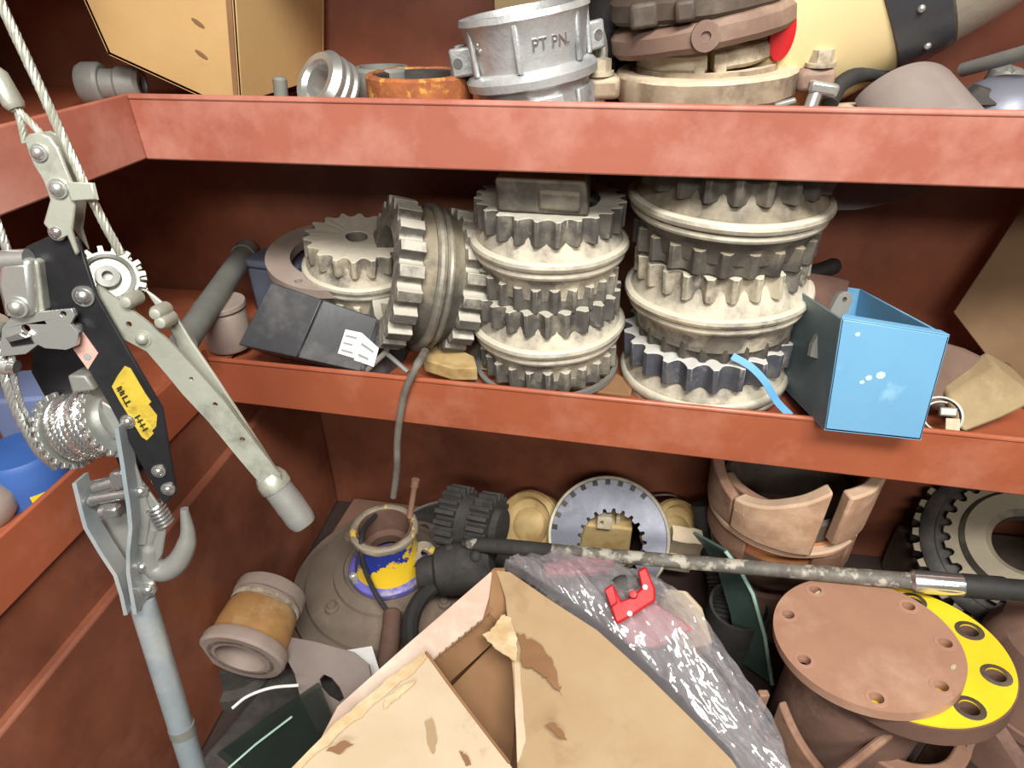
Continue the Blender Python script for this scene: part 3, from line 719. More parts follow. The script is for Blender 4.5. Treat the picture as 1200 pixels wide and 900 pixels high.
obj('ring', warp(lathe([(.068, 0), (.092, 0), (.097, .005), (.097, .020), (.090, .026), (.068, .026)], 64, closed=True), .0012, 40, 4), M_dkbrown, t)
obj('bolt_lug', xf(box(.028, .020, .024, (-.060, -.078, .012)), Matrix.Rotation(.0, 4, 'Z')), M_dkbrown, t, bev=.004)
obj('bolt_lug', xf(box(.020, .016, .020, (-.020, -.096, .012)), Matrix.Rotation(.0, 4, 'Z')), M_dkbrown, t, bev=.004)
p = V(708, 55, Y=.93)
t = thing('black_sleeve', 'black rubber sleeve between the silver coupling and the clamp stack', 'sleeve', frame((p.x, .945, ZT)))
obj('body', lathe([(.018, 0), (.036, 0), (.036, .040), (.040, .044), (.040, .085), (.036, .090), (.036, .135), (.018, .135)], 40, closed=True), M_rubber, t)
obj('ridge', lathe([(.036, .055), (.043, .058), (.043, .07), (.036, .073)], 40, closed=True), M_rubber, t)

# cream tank with black band
c = V(905, -40, Y=.90)
c = Vector((.20, .905, 1.005))
t = thing('cream_tank', 'large cream tank with a black band lying behind the clamp stack', 'tank', frame(c, (.80, -.10, .52), (0, 0, 1)))
rt = .155
prof = [(0, -.20), (rt * .45, -.19), (rt * .8, -.15), (rt * .97, -.09), (rt, -.03), (rt, .085), (rt * .985, .16), (rt * .86, .23), (rt * .5, .28), (0, .295)]
TANKS = .62
def sq(m): return [(x, y * TANKS, z) for x, y, z in m[0]], m[1]
obj('shell', sq(lathe(prof, 72)), M_cream, t)
obj('black_band', sq(lathe([(rt + .0005, .045), (rt + .004, .046), (rt + .004, .100), (rt + .0005, .102)], 72, closed=True)), M_blackdust, t)
for a in (-2.0, -2.35, -1.7, 2.2, 2.6):
    x, y = (rt + .004) * math.cos(a), (rt + .004) * math.sin(a) * TANKS
    obj('band_rivet', ball(.004, 10, 6), M_zinc, t, Matrix.Translation((x, y, .073)))
gr = mat('grey_tank_end', (150, 142, 126), (136, 128, 114), scale=6, rough=.6)
obj('end_cap', sq(lathe([(rt + .001, .103), (rt * .985 + .001, .16), (rt * .86 + .001, .231), (rt * .5, .2815), (0, .2965)], 72)), gr, t)
obj('red_cap', xf(lathe([(0, .010), (.012, .009), (.020, .004), (.022, -.012), (0, -.012)], 24), t.matrix_world.inverted() @ frame(V(917, 40, Y=.815), (.1, -1, -.1)) @ Matrix.Diagonal((.65, 1.3, .5, 1))), M_red, t)
# cream board behind
pts = [V(580, 40, Y=.985), V(578, -40, Y=.985), V(760, -40, Y=.985), V(760, 40, Y=.985)]
for q in pts[0], pts[3]: q.z = ZT
tag(obj('cream_board', slab(pts, (0, .012, 0)), M_cream, bev=.002), 'cream painted board against the back behind the silver coupling', 'board')
# right end of the top shelf
p = V(955, 108, Y=.76)
t = thing('tee_bolt', 'small pale metal tee bolt lying right of the clamp stack', 'bolt', frame((p.x, .77, ZT + .012), (0, 0, 1)))
obj('stem', cyl((-.002, -.004, 0), (.006, .006, .034), .007, 14), M_zinc, t)
obj('head', xf(box(.030, .014, .012, (.006, .004, .034)), Matrix.Rotation(.15, 4, 'Y')), M_zinc, t, bev=.003)
obj('foot', box(.042, .018, .012, (-.003, -.004, -.005)), M_zinc, t, bev=.003)
obj('wing', xf(box(.022, .008, .006, (-.018, .004, .024)), Matrix.Rotation(-.3, 4, 'Y')), M_galv, t, bev=.002)
pts = [V(972, 122, Y=.80), V(984, 100, Y=.82), V(1005, 88, Y=.84), V(1030, 86, Y=.86), V(1050, 92, Y=.88)]
tag(obj('rubber_hose', sweep(smooth_path(pts, 6), .009, 14), M_rubber), 'black rubber hose curving up behind the tee bolt', 'hose')
p = V(1038, 122, Y=.79)
tag(obj('flat_gasket', lathe([(.036, 0), (.058, 0), (.058, .004), (.036, .004)], 48, closed=True), M_beige, None, frame((p.x, .80, ZT + .014), (.0, -.02, 1))), 'flat beige gasket under the curved coupling half', 'gasket')
# curved half coupling
p = V(1092, 104, Y=.80)
t = thing('coupling_half', 'taupe curved coupling half lying open side down by the gasket', 'coupling', frame((p.x + .002, .815, ZT + .004), (.30, -.82, -.42), (1, 0, 0)))
mm = lathe([(.046, -.045), (.056, -.045), (.058, -.035), (.058, .034), (.053, .040), (.046, .040)], 30, closed=True, a0=.15, a1=PI - .2)
mm = ([(x, y * .82, z) for x, y, z in mm[0]], mm[1])
obj('shell', warp(mm, .001, 40), M_greyplate, t, bev=.001)
obj('ear', box(.026, .014, .036, (-.066, .012, .022)), M_greyplate, t, bev=.004)
pa, pb3 = V(1128, 82, Y=.88), V(1225, 55, Y=.80)
tag(obj('steel_rod', sweep([pa, pb3], .0075, 14), M_galv), 'thin grey steel rod slanting up at the right end of the top shelf', 'rod')
p = V(1185, 105, Y=.82)
t = thing('pipe_plug', 'rounded grey metal pipe plug at the far right of the top shelf', 'plug', frame((p.x + .004, .83, ZT), (-.15, -.1, 1)))
obj('dome', lathe([(0, .052), (.02, .050), (.036, .042), (.046, .028), (.048, .022), (.048, .016)], 40), M_steelface, t)
obj('rim', lathe([(.030, 0), (.050, 0), (.053, .006), (.053, .014), (.048, .018), (.030, .018)], 40, closed=True), M_beige, t)
sc = [V(1122, 124, Y=.79), V(1150, 100, Y=.81), V(1168, 106, Y=.81), V(1172, 124, Y=.79)]
tag(obj('dark_bracket', slab(sc, (0, .02, 0)), M_iron, bev=.003), 'dark iron bracket between the taupe half and the grey plug', 'bracket')
p = V(1205, 78, Y=.86)
tag(obj('fluffy_brush', warp(lathe([(0, 0), (.020, 0), (.022, .03), (.018, .05), (0, .055)], 40), .004, 160), M_galv, None, frame((p.x, .90, ZT))), 'greyish scuffed stub behind the steel rod at the right edge', 'stub')

# ================================================================== bottom bay
# dome cover plate
dc = V(455, 668, Z=.06)
dc.x = -.345
t = thing('dome_cover', 'large grimy dome cover on a square base lying on the floor', 'cover', frame((dc.x, dc.y, 0), (0, 0, 1)))
DM = t
sqp = [(-.195, -.19), (-.165, -.205), (.19, -.205), (.205, -.19), (.205, .19), (.19, .205), (-.13, .215), (-.165, .21)]
obj('base_plate', holed(sqp, [], .022, .004), M_grimebr, t, bev=.004)
obj('dome', warp(lathe([(0, .020), (.188, .020), (.192, .026), (.190, .036), (.165, .046), (.162, .052), (.150, .058), (.110, .068), (.108, .074), (.090, .080), (.086, .086), (0, .086)], 80), .0012, 25), M_grime, t)
for a in (-2.25, .9, 2.6, -.5):
    obj('bolt_boss', lathe([(0, 0), (.013, 0), (.012, .008), (.008, .010), (.007, .014), (0, .015)], 14), M_grime, t, Matrix.Translation((.128 * math.cos(a), .128 * math.sin(a), .060)))
# valve collar
vz = .0875
vc = V(450, 672, Z=.10)
t = thing('valve_collar', 'valve collar with peeling yellow and blue paint standing on the dome cover', 'valve', frame((vc.x + .003, vc.y + .022, vz), (-.0, .02, 1)) @ Matrix.Scale(.90, 4))
obj('base_flange', warp(lathe([(.050, 0), (.078, 0), (.080, .004), (.080, .014), (.076, .018), (.062, .022), (.050, .022)], 56, closed=True), .001, 40), M_lav, t)
obj('body', warp(lathe([(.051, .016), (.069, .018), (.064, .034), (.060, .060), (.060, .085), (.064, .106), (.051, .106)], 56, closed=True), .001, 40), M_yelblue, t)
obj('rim', warp(lathe([(.052, .103), (.064, .103), (.066, .108), (.065, .114), (.061, .117), (.055, .117), (.052, .113)], 56, closed=True), .0014, 50), M_chip, t)
obj('bore', lathe([(.036, .040), (.0505, .040), (.0515, .114), (.0490, .114), (.0480, .062), (.036, .058)], 48, closed=True), M_rustdk, t)
obj('side_lug', xf(J(holed(circ(0, 0, .026, 24), [circ(0, 0, .008, 14)], .012)), frame((.070, .008, .040), (.4, -.2, .9))), M_chip, t, bev=.003)
obj('screw', lathe([(0, 0), (.008, 0), (.008, .008), (.004, .012), (0, .012)], 12), M_alu, t, Matrix.Translation((-.056, -.050, .020)))
obj('screw', lathe([(0, 0), (.006, 0), (.006, .012), (0, .012)], 12), M_alu, t, Matrix.Translation((-.050, -.058, .018)))
# pin
a_, b_ = V(480, 606, Z=vz + .104), V(487, 562, Z=vz + .180)
tag(obj('rusty_pin', J(sweep([a_, a_.lerp(b_, .86)], .0052, 12), sweep([a_.lerp(b_, .82), b_], .0072, 12)), M_rust), 'thin rusty pin standing on the rim of the yellow and blue collar', 'pin')
# black wire loop
wp = [V(440, 604, Z=.185), V(428, 618, Z=.195), V(423, 640, Z=.19), V(428, 668, Z=.15), V(440, 695, Z=.115), V(455, 718, Z=.095)]
tag(obj('black_wire', sweep(smooth_path(wp, 8), .0042, 8), M_rubber), 'black wire looped over the yellow and blue collar', 'wire')
wp = [V(460, 716, Z=.10), V(459, 735, Z=.095), V(456, 760, Z=.08), V(450, 790, Z=.05)]
tag(obj('hand_tool', sweep(smooth_path(wp, 6), [.012] + [.0155] * 6 + [.0165] * 6 + [.016] * 5 + [.012], 16), M_rustdk), 'brown-handled tool leaning between dome cover and open carton', 'tool')
# second dark cover behind
p = V(530, 625, Z=.05)
t = thing('dark_cover', 'dark grey round cover with a pale rim behind the black gear', 'cover', frame((p.x, .845, .022), (.0, -.18, 1)))
obj('disc', lathe([(0, .03), (.110, .03), (.125, .024), (.128, .0), (0, 0)], 64), M_soot, t)
obj('rim', lathe([(.124, .020), (.128, .020), (.128, .028), (.124, .028)], 64, closed=True), M_galv, t)
obj('boss', lathe([(0, 0), (.014, 0), (.012, .010), (0, .012)], 14), M_soot, t, Matrix.Translation((-.055, .04, .03)))
# black gear
cg = V(553, 612, Z=.17)
ax = Vector((.96, -.22, .10)).normalized()
t = thing('black_gear', 'small sooty black gear with two rows of teeth beside the valve collar', 'gear', frame(cg - ax * .048, ax, (0, 0, 1)))
obj('tooth_ring', warp(tooth_ring(.062, .050, .02, .036, 20, .5, 0), .001, 60), M_soot, t, bev=.001)
obj('hub', lathe([(.02, .03), (.050, .03), (.048, .066), (.02, .066)], 40, closed=True), M_soot, t)
obj('tooth_ring', warp(tooth_ring(.060, .048, .02, .034, 20, .5, .062), .001, 60, 2), M_soot, t, bev=.001)
obj('end_cap', lathe([(0, .096), (.036, .096), (.034, .108), (0, .110)], 32), M_soot, t)
# black casting
a_, b_ = V(498, 672, Z=.135), V(570, 662, Z=.15)
dv = (b_ - a_).normalized()
t = thing('black_casting', 'lumpy black casting wedged between valve collar and open carton', 'casting', frame(a_, dv, (0, 0, 1)))
L_ = (b_ - a_).length
obj('barrel', warp(lathe([(0, -.012), (.026, -.010), (.030, 0), (.030, .02), (.040, .026), (.043, .05), (.043, L_), (.036, L_ + .01), (0, L_ + .012)], 40), .004, 26), M_soot, t)
for k, (x, y, z) in enumerate(((.034, -.012, .05), (.02, -.03, .085), (.036, .012, .095), (.006, -.040, .06))):
    obj('knob', ball(.012, 12, 8, 1, 1, .9), M_soot, t, Matrix.Translation((x, y, z)))
# hose ring behind carton
p = V(540, 740, Z=.05)
tag(obj('hose_ring', lathe([(.10 + .014 * math.cos(k * PI / 5), .014 * math.sin(k * PI / 5)) for k in range(10)], 56, closed=True), M_rubber, None, frame((p.x + .03, p.y - .035, .112), (.12, -.1, 1))), 'black rubber hose ring half hidden by the open carton', 'hose')

# spool
a_, b_ = V(316, 700, Z=.15), V(282, 772, Z=.135)
dv = (b_ - a_).normalized(); L_ = (b_ - a_).length
t = thing('tape_spool', 'brown hollow spool with an amber wrap lying by the left panel', 'spool', frame(a_, dv, (0, 0, 1)))
ra = S(38, a_); rb_ = S(50, b_)
obj('tube', lathe([(rb_ * .62, 0), (ra * .96, 0), (ra * .98, L_), (rb_ * .62, L_)], 48, closed=True), M_pinkgrey, t)
obj('wrap', warp(lathe([(ra * .8, L_ * .22), (ra * 1.0, L_ * .22), (ra * 1.06, L_ * .30), (ra * 1.10, L_ * .55), (ra * 1.10, L_ * .80), (ra * .8, L_ * .80)], 48, closed=True), .001, 40), M_wood, t)
obj('end_flange', lathe([(rb_ * .66, L_ * .80), (rb_, L_ * .80), (rb_ * 1.03, L_ * .84), (rb_ * 1.03, L_ * .96), (rb_ * .98, L_), (rb_ * .70, L_), (rb_ * .66, L_ * .97)], 48, closed=True), M_pinkgrey, t)
obj('end_flange', warp(lathe([(ra * .62, -.012), (ra * 1.05, -.012), (ra * 1.08, -.006), (ra * 1.08, .008), (ra * .62, .010)], 48, closed=True), .001, 40), M_pinkgrey, t)
obj('pale_band', lathe([(ra * 1.0, L_ * .13), (ra * 1.05, L_ * .14), (ra * 1.05, L_ * .19), (ra * 1.0, L_ * .20)], 48, closed=True), M_beigelt, t)
# what carries the spool
p = V(255, 800, Z=.05)
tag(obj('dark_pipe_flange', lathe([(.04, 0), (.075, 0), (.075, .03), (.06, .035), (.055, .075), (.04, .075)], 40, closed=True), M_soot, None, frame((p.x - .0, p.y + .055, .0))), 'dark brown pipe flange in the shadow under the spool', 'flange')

# grey plate with slot
n0 = Vector((-.1, -.35, .93)).normalized(); o0 = V(385, 800, Z=.11)
fx = frame(o0, n0, (1, 0, 0)); fi = fx.inverted()
def loc2(px): return [tuple((fi @ VP(a, b, o0, n0)).xy) for a, b in px]
op = loc2([(325, 752), (338, 746), (372, 752), (415, 764), (432, 778), (436, 800), (420, 820), (395, 852), (372, 858), (352, 820), (345, 790)])
hp = loc2([(374, 795), (379, 790), (388, 794), (398, 806), (403, 818), (398, 822), (386, 815), (376, 804)])
tag(obj('slotted_plate', holed(op, [hp], .006, -.006), M_greyplate, None, fx, bev=.001), 'grey metal plate with a curved slot beside the spool', 'plate')
pt = [V(a, b, Z=.085) for a, b in ((398, 764), (436, 758), (446, 790), (430, 802))]
tag(obj('white_card', slab(pt, (0, 0, .002)), M_white), 'small white card under the slotted grey plate', 'card')
# green glass sheets lower left
n1 = Vector((-.25, -.55, .8)).normalized(); o1 = V(340, 860, Z=.10)
gp = [(228, 912), (258, 880), (330, 828), (372, 800), (395, 860), (370, 915), (300, 930)]
t = thing('glass_sheet', 'dark green glass sheet leaning in the shadow below the slotted plate', 'glass')
obj('pane', slab([VP(a, b, o1, n1) for a, b in gp], n1 * -.005), M_glass, t)
obj('edge_line', sweep([VP(268, 900, o1 + n1 * .004, n1), VP(300, 872, o1 + n1 * .004, n1), VP(342, 840, o1 + n1 * .004, n1)], .0016, 6), M_glassedge, t)
wp = [V(272, 830, Z=.13), V(290, 816, Z=.135), V(318, 806, Z=.138), V(350, 803, Z=.138)]
tag(obj('white_wire', sweep(smooth_path(wp, 6), .0022, 8), M_white), 'thin white wire arc beside the slotted plate', 'wire')
# heap of sheet metal (carries plates), near-black colour paints in the shade
hb = [(-.54, .34), (-.30, .34), (-.22, .50), (-.30, .60), (-.48, .56)]
tag(obj('shade_dark_pan', warp(slab([(x, y, .0) for x, y in hb], (0, 0, .05)), .004, 20, 4), M_soot, bev=.006), 'shallow floor pan coloured near black for the lower left shade', 'pan')

# upright toothed ring
cr = V(713, 629, Y=.85)
ax = (Vector((0, 0, CAMZ)) - cr).normalized(); ax = (ax + Vector((-.05, 0, -.12))).normalized()
rr = S(71, cr)
t = thing('internal_gear_ring', 'steel ring with white rim and inner teeth standing upright behind the long bar', 'gear', frame(cr, ax, (1, 0, 0)))
outc = circ(0, 0, rr * .95, 72); tr_ = .50
inner = []
nt_ = 22
for i in range(nt_):
    a = 2 * PI * i / nt_; da = 2 * PI / nt_
    for fr_, q in ((0, 1.0), (.25, 1.0), (.38, 1.13), (.62, 1.13), (.75, 1.0)):
        inner.append((rr * tr_ * q * math.cos(a + da * fr_) + rr * .06, rr * tr_ * q * math.sin(a + da * fr_) - rr * .10))
obj('face_plate', holed(outc, [inner], .016, -.010), M_steelface, t, bev=.0008)
obj('white_rim', lathe([(rr * .93, -.02), (rr, -.02), (rr * 1.0, .008), (rr * .985, .012), (rr * .945, .010), (rr * .93, .004)], 80, closed=True), M_bead, t)
for i in range(10):
    a = PI * (.30 + .075 * i); 
    obj('tooth_mark', xf(box(.010, .009, .003, (rr * .895, 0, .0065)), Matrix.Rotation(a, 4, 'Z')), M_iron, t)
obj('hub_wall', lathe([(rr * .56, -.05), (rr * .60, -.05), (rr * .60, -.01), (rr * .56, -.01)], 56, closed=True), M_iron, t)
cb = V(712, 640, Y=.885)
t = thing('tan_block', 'tan casting block seen through the upright gear ring', 'block', frame((cb.x - .01, .90, 0), (0, 0, 1)))
zb = V(705, 612, Y=.885).z
obj('body', warp(subdiv_box(S(62, cb), .05, zb, 3), .002, 40), M_tan, t, Matrix.Translation((0, 0, zb / 2)), bev=.004)
obj('square_lug', xf(holed([(-.014, -.012), (.013, -.012), (.013, .010), (.008, .013), (-.014, .011)], [circ(-.006, .0, .0038, 12)], .02), frame((.0, -.014, zb + .010), (0, -1, .3), (1, 0, 0))), M_beigelt, t, bev=.002)
obj('square_lug', box(.008, .014, .020, (.024, -.012, zb + .008)), M_beigelt, t, bev=.002)
# tan rollers either side
for (px, py, lab, sc_, axx) in ((622, 616, 'tan dusty pulley left of the upright gear ring', 1.0, (-.35, -.55, .75)), (790, 624, 'tan dusty pulley right of the upright gear ring', .95, (.45, -.45, .75))):
    c = V(px, py, Y=.90); r_ = S(40, c) * sc_
    t = thing('tan_pulley', lab, 'pulley', frame(c, axx), 'tan pulleys behind the bar')
    obj('rim', warp(lathe([(r_ * .5, -.03), (r_ * .9, -.03), (r_, -.024), (r_ * .93, -.008), (r_ * .93, .004), (r_, .018), (r_ * .92, .026), (r_ * .78, .028), (r_ * .72, .016), (r_ * .5, .012)], 48, closed=True), .0014, 40), M_tan, t)
    obj('hub', warp(lathe([(0, -.02), (r_ * .52, -.02), (r_ * .5, .010), (r_ * .3, .018), (0, .018)], 40), .0014, 40), M_tan, t)
p = V(780, 655, Y=.88)
tag(obj('beige_plate_stub', warp(subdiv_box(.055, .03, .10, 3), .004, 40), M_beige, None, frame((p.x + .02, .86, .105), (.1, -.2, 1))), 'chipped beige stub under the right tan pulley', 'stub')
wp = [V(755, 585, Y=.97), V(772, 580, Y=.97), V(792, 582, Y=.97), V(796, 596, Y=.97)]
tag(obj('thin_wire', sweep(smooth_path(wp, 5), .002, 6), M_wire), 'thin bent wire above the right tan pulley', 'wire')

# black corrugated hose
wp = [V(824, 590, Y=.90), V(832, 630, Y=.87), V(843, 680, Y=.82), V(845, 715, Y=.78), V(832, 760, Y=.73)]
sp = smooth_path(wp, 24); N_ = len(sp)
tag(obj('corrugated_hose', sweep(sp, [.021 + (.0022 * math.sin(i * 2.1) if i > N_ * .4 else 0) for i in range(N_)], 20), M_rubber, ang=60), 'black corrugated hose behind the plastic bag', 'hose')
# green glass pane
E_ = [V(850, 646, Y=.745), V(866, 666, Y=.735), V(882, 696, Y=.72), V(896, 745, Y=.695), V(905, 802, Y=.665)]
bk_ = Vector((-.045, .045, -.012))
t = thing('glass_sheet', 'narrow green glass sheet standing on edge left of the rusty flanges', 'glass')
obj('pane', slab(E_ + [q + bk_ for q in E_[::-1]], (.004, .003, .001)), M_glass2, t)
obj('pale_edge', sweep(E_, .0030, 8), M_glassedge, t)
p = V(862, 770, Z=.1)
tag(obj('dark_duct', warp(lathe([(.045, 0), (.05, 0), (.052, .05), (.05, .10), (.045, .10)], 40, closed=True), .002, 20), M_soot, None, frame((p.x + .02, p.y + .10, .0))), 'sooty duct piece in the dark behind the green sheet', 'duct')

# rusty coupling half (impeller like)
CX_, CY_, CZ0 = .318, .832, .125
t = thing('rusty_coupling', 'tan rusty cast coupling with cut-away rim behind the long bar', 'coupling', frame((CX_, CY_, CZ0), (.0, -.0, 1)))
Ri = .116
dg = math.radians
def wallring(ro, ri_, zlo, zhi, a0, a1, n, flare=0.0):
    vs_, fs = [], []
    for i in range(n + 1):
        a = a0 + (a1 - a0) * i / n; c, s = math.cos(a), math.sin(a); k = i / n
        zl = zlo(k) if callable(zlo) else zlo; zh = zhi(k) if callable(zhi) else zhi
        for r, z in ((ro, zl), (ro * (1 + flare), zh), (ri_ * (1 + flare), zh), (ri_, zl)): vs_.append((r * c, r * s, z))
    for i in range(n):
        for k in range(4):
            k2 = (k + 1) % 4; fs.append((i * 4 + k, i * 4 + 4 + k, i * 4 + 4 + k2, i * 4 + k2))
    fs += [(0, 1, 2, 3), (n * 4 + 3, n * 4 + 2, n * 4 + 1, n * 4)]
    return vs_, fs
obj('lower_bowl', warp(lathe([(0, 0), (Ri * .40, .004), (Ri * .72, .022), (Ri * .86, .050), (Ri * .90, .085), (Ri * .90, .105), (Ri * .70, .105), (0, .07)], 64), .0015, 30), M_rustdk, t)
obj('orange_band', lathe([(Ri * .7, .098), (Ri * .88, .098), (Ri * .88, .150), (Ri * .7, .150)], 64, closed=True), M_copper, t)
obj('dark_liner', lathe([(Ri * .60, .100), (Ri * .84, .100), (Ri * .84, .185), (Ri * .78, .190), (Ri * .60, .160)], 56, closed=True), M_dkbrown, t)  # dark ring added to paint shade inside the cut-away coupling
obj('lower_jaw', warp(wallring(Ri * .96, Ri * .78, .088, .148, dg(-76), dg(-48), 10), .001, 40), M_rust, t, bev=.003)
obj('lower_jaw', warp(wallring(Ri * 1.0, Ri * .80, .085, lambda k: .165 - .03 * k, dg(-44), dg(-26), 8), .001, 40), M_rust, t, bev=.003)
obj('lower_jaw', warp(wallring(Ri * .95, Ri * .78, .085, .135, dg(-205), dg(-128), 14), .001, 40), M_rust, t, bev=.003)
obj('collar_ledge', warp(wallring(Ri * 1.0, Ri * .74, lambda k: .128 + .012 * k, lambda k: .140 + .012 * k, dg(-215), dg(-20), 40), .001, 40), M_castan, t, bev=.003)
obj('front_shell', warp(wallring(Ri * 1.06, Ri * .86, lambda k: .150, lambda k: .212 + .066 * k ** 1.5, dg(-142), dg(-83), 22, .03), .001, 30), M_castan, t, bev=.004)
obj('side_shell', warp(wallring(Ri * 1.03, Ri * .86, lambda k: .165, lambda k: .262, dg(-69), dg(-5), 18, .03), .001, 30, 2), M_castan, t, bev=.004)
obj('side_shell', warp(wallring(Ri * 1.02, Ri * .88, lambda k: .135 + .012 * k, lambda k: .255 - .050 * k, dg(-225), dg(-143), 22, .05), .001, 30, 3), M_rust, t, bev=.004)
obj('inner_tongue', warp(wallring(Ri * .86, Ri * .74, .140, lambda k: .205 + .01 * k, dg(-175), dg(-112), 16, .02), .001, 30, 5), M_rust, t, bev=.004)
obj('back_shell', warp(wallring(Ri * 1.0, Ri * .86, .140, .23, dg(5), dg(120), 16, .04), .001, 30, 4), M_rustdk, t, bev=.004)
pa_ = dg(-136)
obj('cast_number_pad', xf(box(.003, .018, .014, (Ri * 1.07, 0, .195)), Matrix.Rotation(pa_, 4, 'Z')), M_castan, t, bev=.001)
# stand below coupling
tag(obj('rusty_drum', warp(lathe([(0, 0), (.075, 0), (.08, .02), (.07, CZ0 - .012), (.055, CZ0 + .0), (0, CZ0)], 48), .001, 20), M_rustdk, None, frame((CX_, CY_, 0))), 'dark rusty drum under the tan coupling', 'drum')

# big gear at the right
cg = V(1200, 642, Y=.86); ax = Vector((-.30, -.42, .85)).normalized()
t = thing('large_gear', 'large grey gear disc leaning at the right end below the shelf', 'gear', frame(cg, ax, (1, 0, 0)))
rg = S(112, cg)
obj('tooth_ring', warp(tooth_ring(rg, rg * .92, rg * .5, .035, 34, .5, -.035), .001, 50), M_dustdk, t, bev=.001)  # gear uses darker irons so its colour carries the shade there
obj('face_ring', lathe([(rg * .5, -.01), (rg * .93, -.01), (rg * .93, .004), (rg * .88, .008), (rg * .80, .008), (rg * .78, .002), (rg * .5, .002)], 80, closed=True), M_iron, t)
obj('inner_teeth', warp(tooth_ring(rg * .72, rg * .65, rg * .45, .016, 26, .5, .0), .001, 50), M_dustdk, t, bev=.001)
obj('hub_ring', lathe([(rg * .30, 0), (rg * .56, 0), (rg * .58, .02), (rg * .54, .030), (rg * .36, .030), (rg * .30, .02)], 64, closed=True), M_dustdk, t)
p = V(1190, 720, Y=.82)
tag(obj('dark_crate', warp(subdiv_box(.30, .16, .11, 3), .002, 20), M_dkbrown, None, frame((.74, .90, .0555)), bev=.004), 'dark crate on the floor carrying the large gear', 'crate')

# long bar
b0_, b1_ = V(545, 637, Y=.735), V(1070, 681, Y=.665)
t = thing('pry_bar', 'long bar with flaking grey paint lying across the heap', 'bar')
dirv = (b1_ - b0_).normalized()
sp = [b0_ + dirv * s for s in (0, .006, .03, .07, .12, .18, .28, .4, .52)] + [b1_]
obj('shaft', sweep(sp, [.005, .009, .0115, .0125, .012, .0115, .011, .011, .0112, .0118], 14, flat=.95), M_barpaint, t)
obj('chisel_tip', sweep([b0_ - dirv * .004, b0_ + dirv * .03, b0_ + dirv * .08, b0_ + dirv * .15], [.006, .0128, .0138, .0126], 14, flat=.9), M_soot, t)
obj('bright_collar', sweep([b1_ - dirv * .004, b1_, b1_ + dirv * .055, b1_ + dirv * .06], [.012, .0155, .0155, .0150], 20), M_steel, t)
obj('rubber_grip', sweep([b1_ + dirv * .058, b1_ + dirv * .105, b1_ + dirv * .11, b1_ + dirv * .30], [.0158, .0158, .0138, .0138], 20), M_rubber, t)

# rusty flanges lower right
zF = .285
fc = V(1026, 753, Z=zF)
nf = Vector((-.12, .12, 1)).normalized()
fx = frame(fc, nf, (1, 0, 0)); fi = fx.inverted()
def fl(a, b): return tuple((fi @ VP(a, b, fc, nf)).xy)
edge = [fl(*q) for q in ((912, 712), (955, 815 - 3), (1062, 829), (1135, 765), (1010, 678), (920, 760), (1128, 795), (940, 685))]
A_ = np.array([[2 * x, 2 * y, 1] for x, y in edge]); B_ = np.array([x * x + y * y for x, y in edge])
sol = np.linalg.lstsq(A_, B_, rcond=None)[0]; fcx, fcy = float(sol[0]), float(sol[1]); fr_ = float(math.sqrt(sol[2] + fcx ** 2 + fcy ** 2))
hl = [fl(*q) for q in ((950, 686), (927, 721), (954, 769), (1025, 806), (1097, 800), (1117, 754), (1075, 703))]
bc = sum(math.hypot(x - fcx, y - fcy) for x, y in hl) / len(hl)
t = thing('blank_flange', 'round brown blank flange with bolt holes lying on a yellow flange', 'flange', fx)
hs = [circ(fcx + (x - fcx) * bc / math.hypot(x - fcx, y - fcy), fcy + (y - fcy) * bc / math.hypot(x - fcx, y - fcy), .0078, 18) for x, y in hl]
obj('plate', holed(circ(fcx, fcy, fr_, 80), hs, .013, -.013), M_rustplate, t)
for h in hs:
    hx = sum(q[0] for q in h) / len(h); hy = sum(q[1] for q in h) / len(h)
    obj('hole_rim', xf(lathe([(.0079, -.0005), (.0125, -.0005), (.0120, .0004), (.0079, .0004)], 20, closed=True), Matrix.Translation((hx, hy, 0))), M_holerim, t)
for q in ((958, 695), (1117, 782)):
    x, y = fl(*q)
    obj('bright_chip', xf(lathe([(0, 0), (.004, .0003), (0, .0006)], 7), Matrix.Translation((x, y, 0)) @ Matrix.Rotation(.8, 4, 'Z') @ Matrix.Diagonal((1.6, .6, 1, 1))), M_beigelt, t)
# yellow flange
zY = -.0145
_c = fi @ Vector((.417, .583, .262))
cY = (_c.x + .004, _c.y - .014)
rY = .1125
hy_ = []
for q in ((1121, 725), (1151, 775), (1120, 812)):
    x, y = fl(*q); a = math.atan2(y - cY[1], x - cY[0]); hy_.append(a)
step = (hy_[0] - hy_[2]) / 2
hol = [circ(cY[0] + rY * .80 * math.cos(hy_[1] + k * PI / 4), cY[1] + rY * .80 * math.sin(hy_[1] + k * PI / 4), .0105, 18) for k in range(8)]
t = thing('yellow_flange', 'round flange with yellow painted face under the brown blank flange', 'flange', fx)
obj('painted_face', holed(circ(cY[0], cY[1], rY * .985, 80), hol, .002, zY - .002), M_yellow, t)
obj('disc', holed(circ(cY[0], cY[1], rY, 80), hol, .026, zY - .0285), M_rustdk, t, bev=.003)
for h in hol:
    hx = sum(q[0] for q in h) / len(h); hyy = sum(q[1] for q in h) / len(h)
    obj('hole_stain', xf(lathe([(.0106, 0), (.0165, 0), (.0150, .0006), (.0106, .0006)], 20, closed=True), Matrix.Translation((hx, hyy, zY))), M_dkbrown, t)
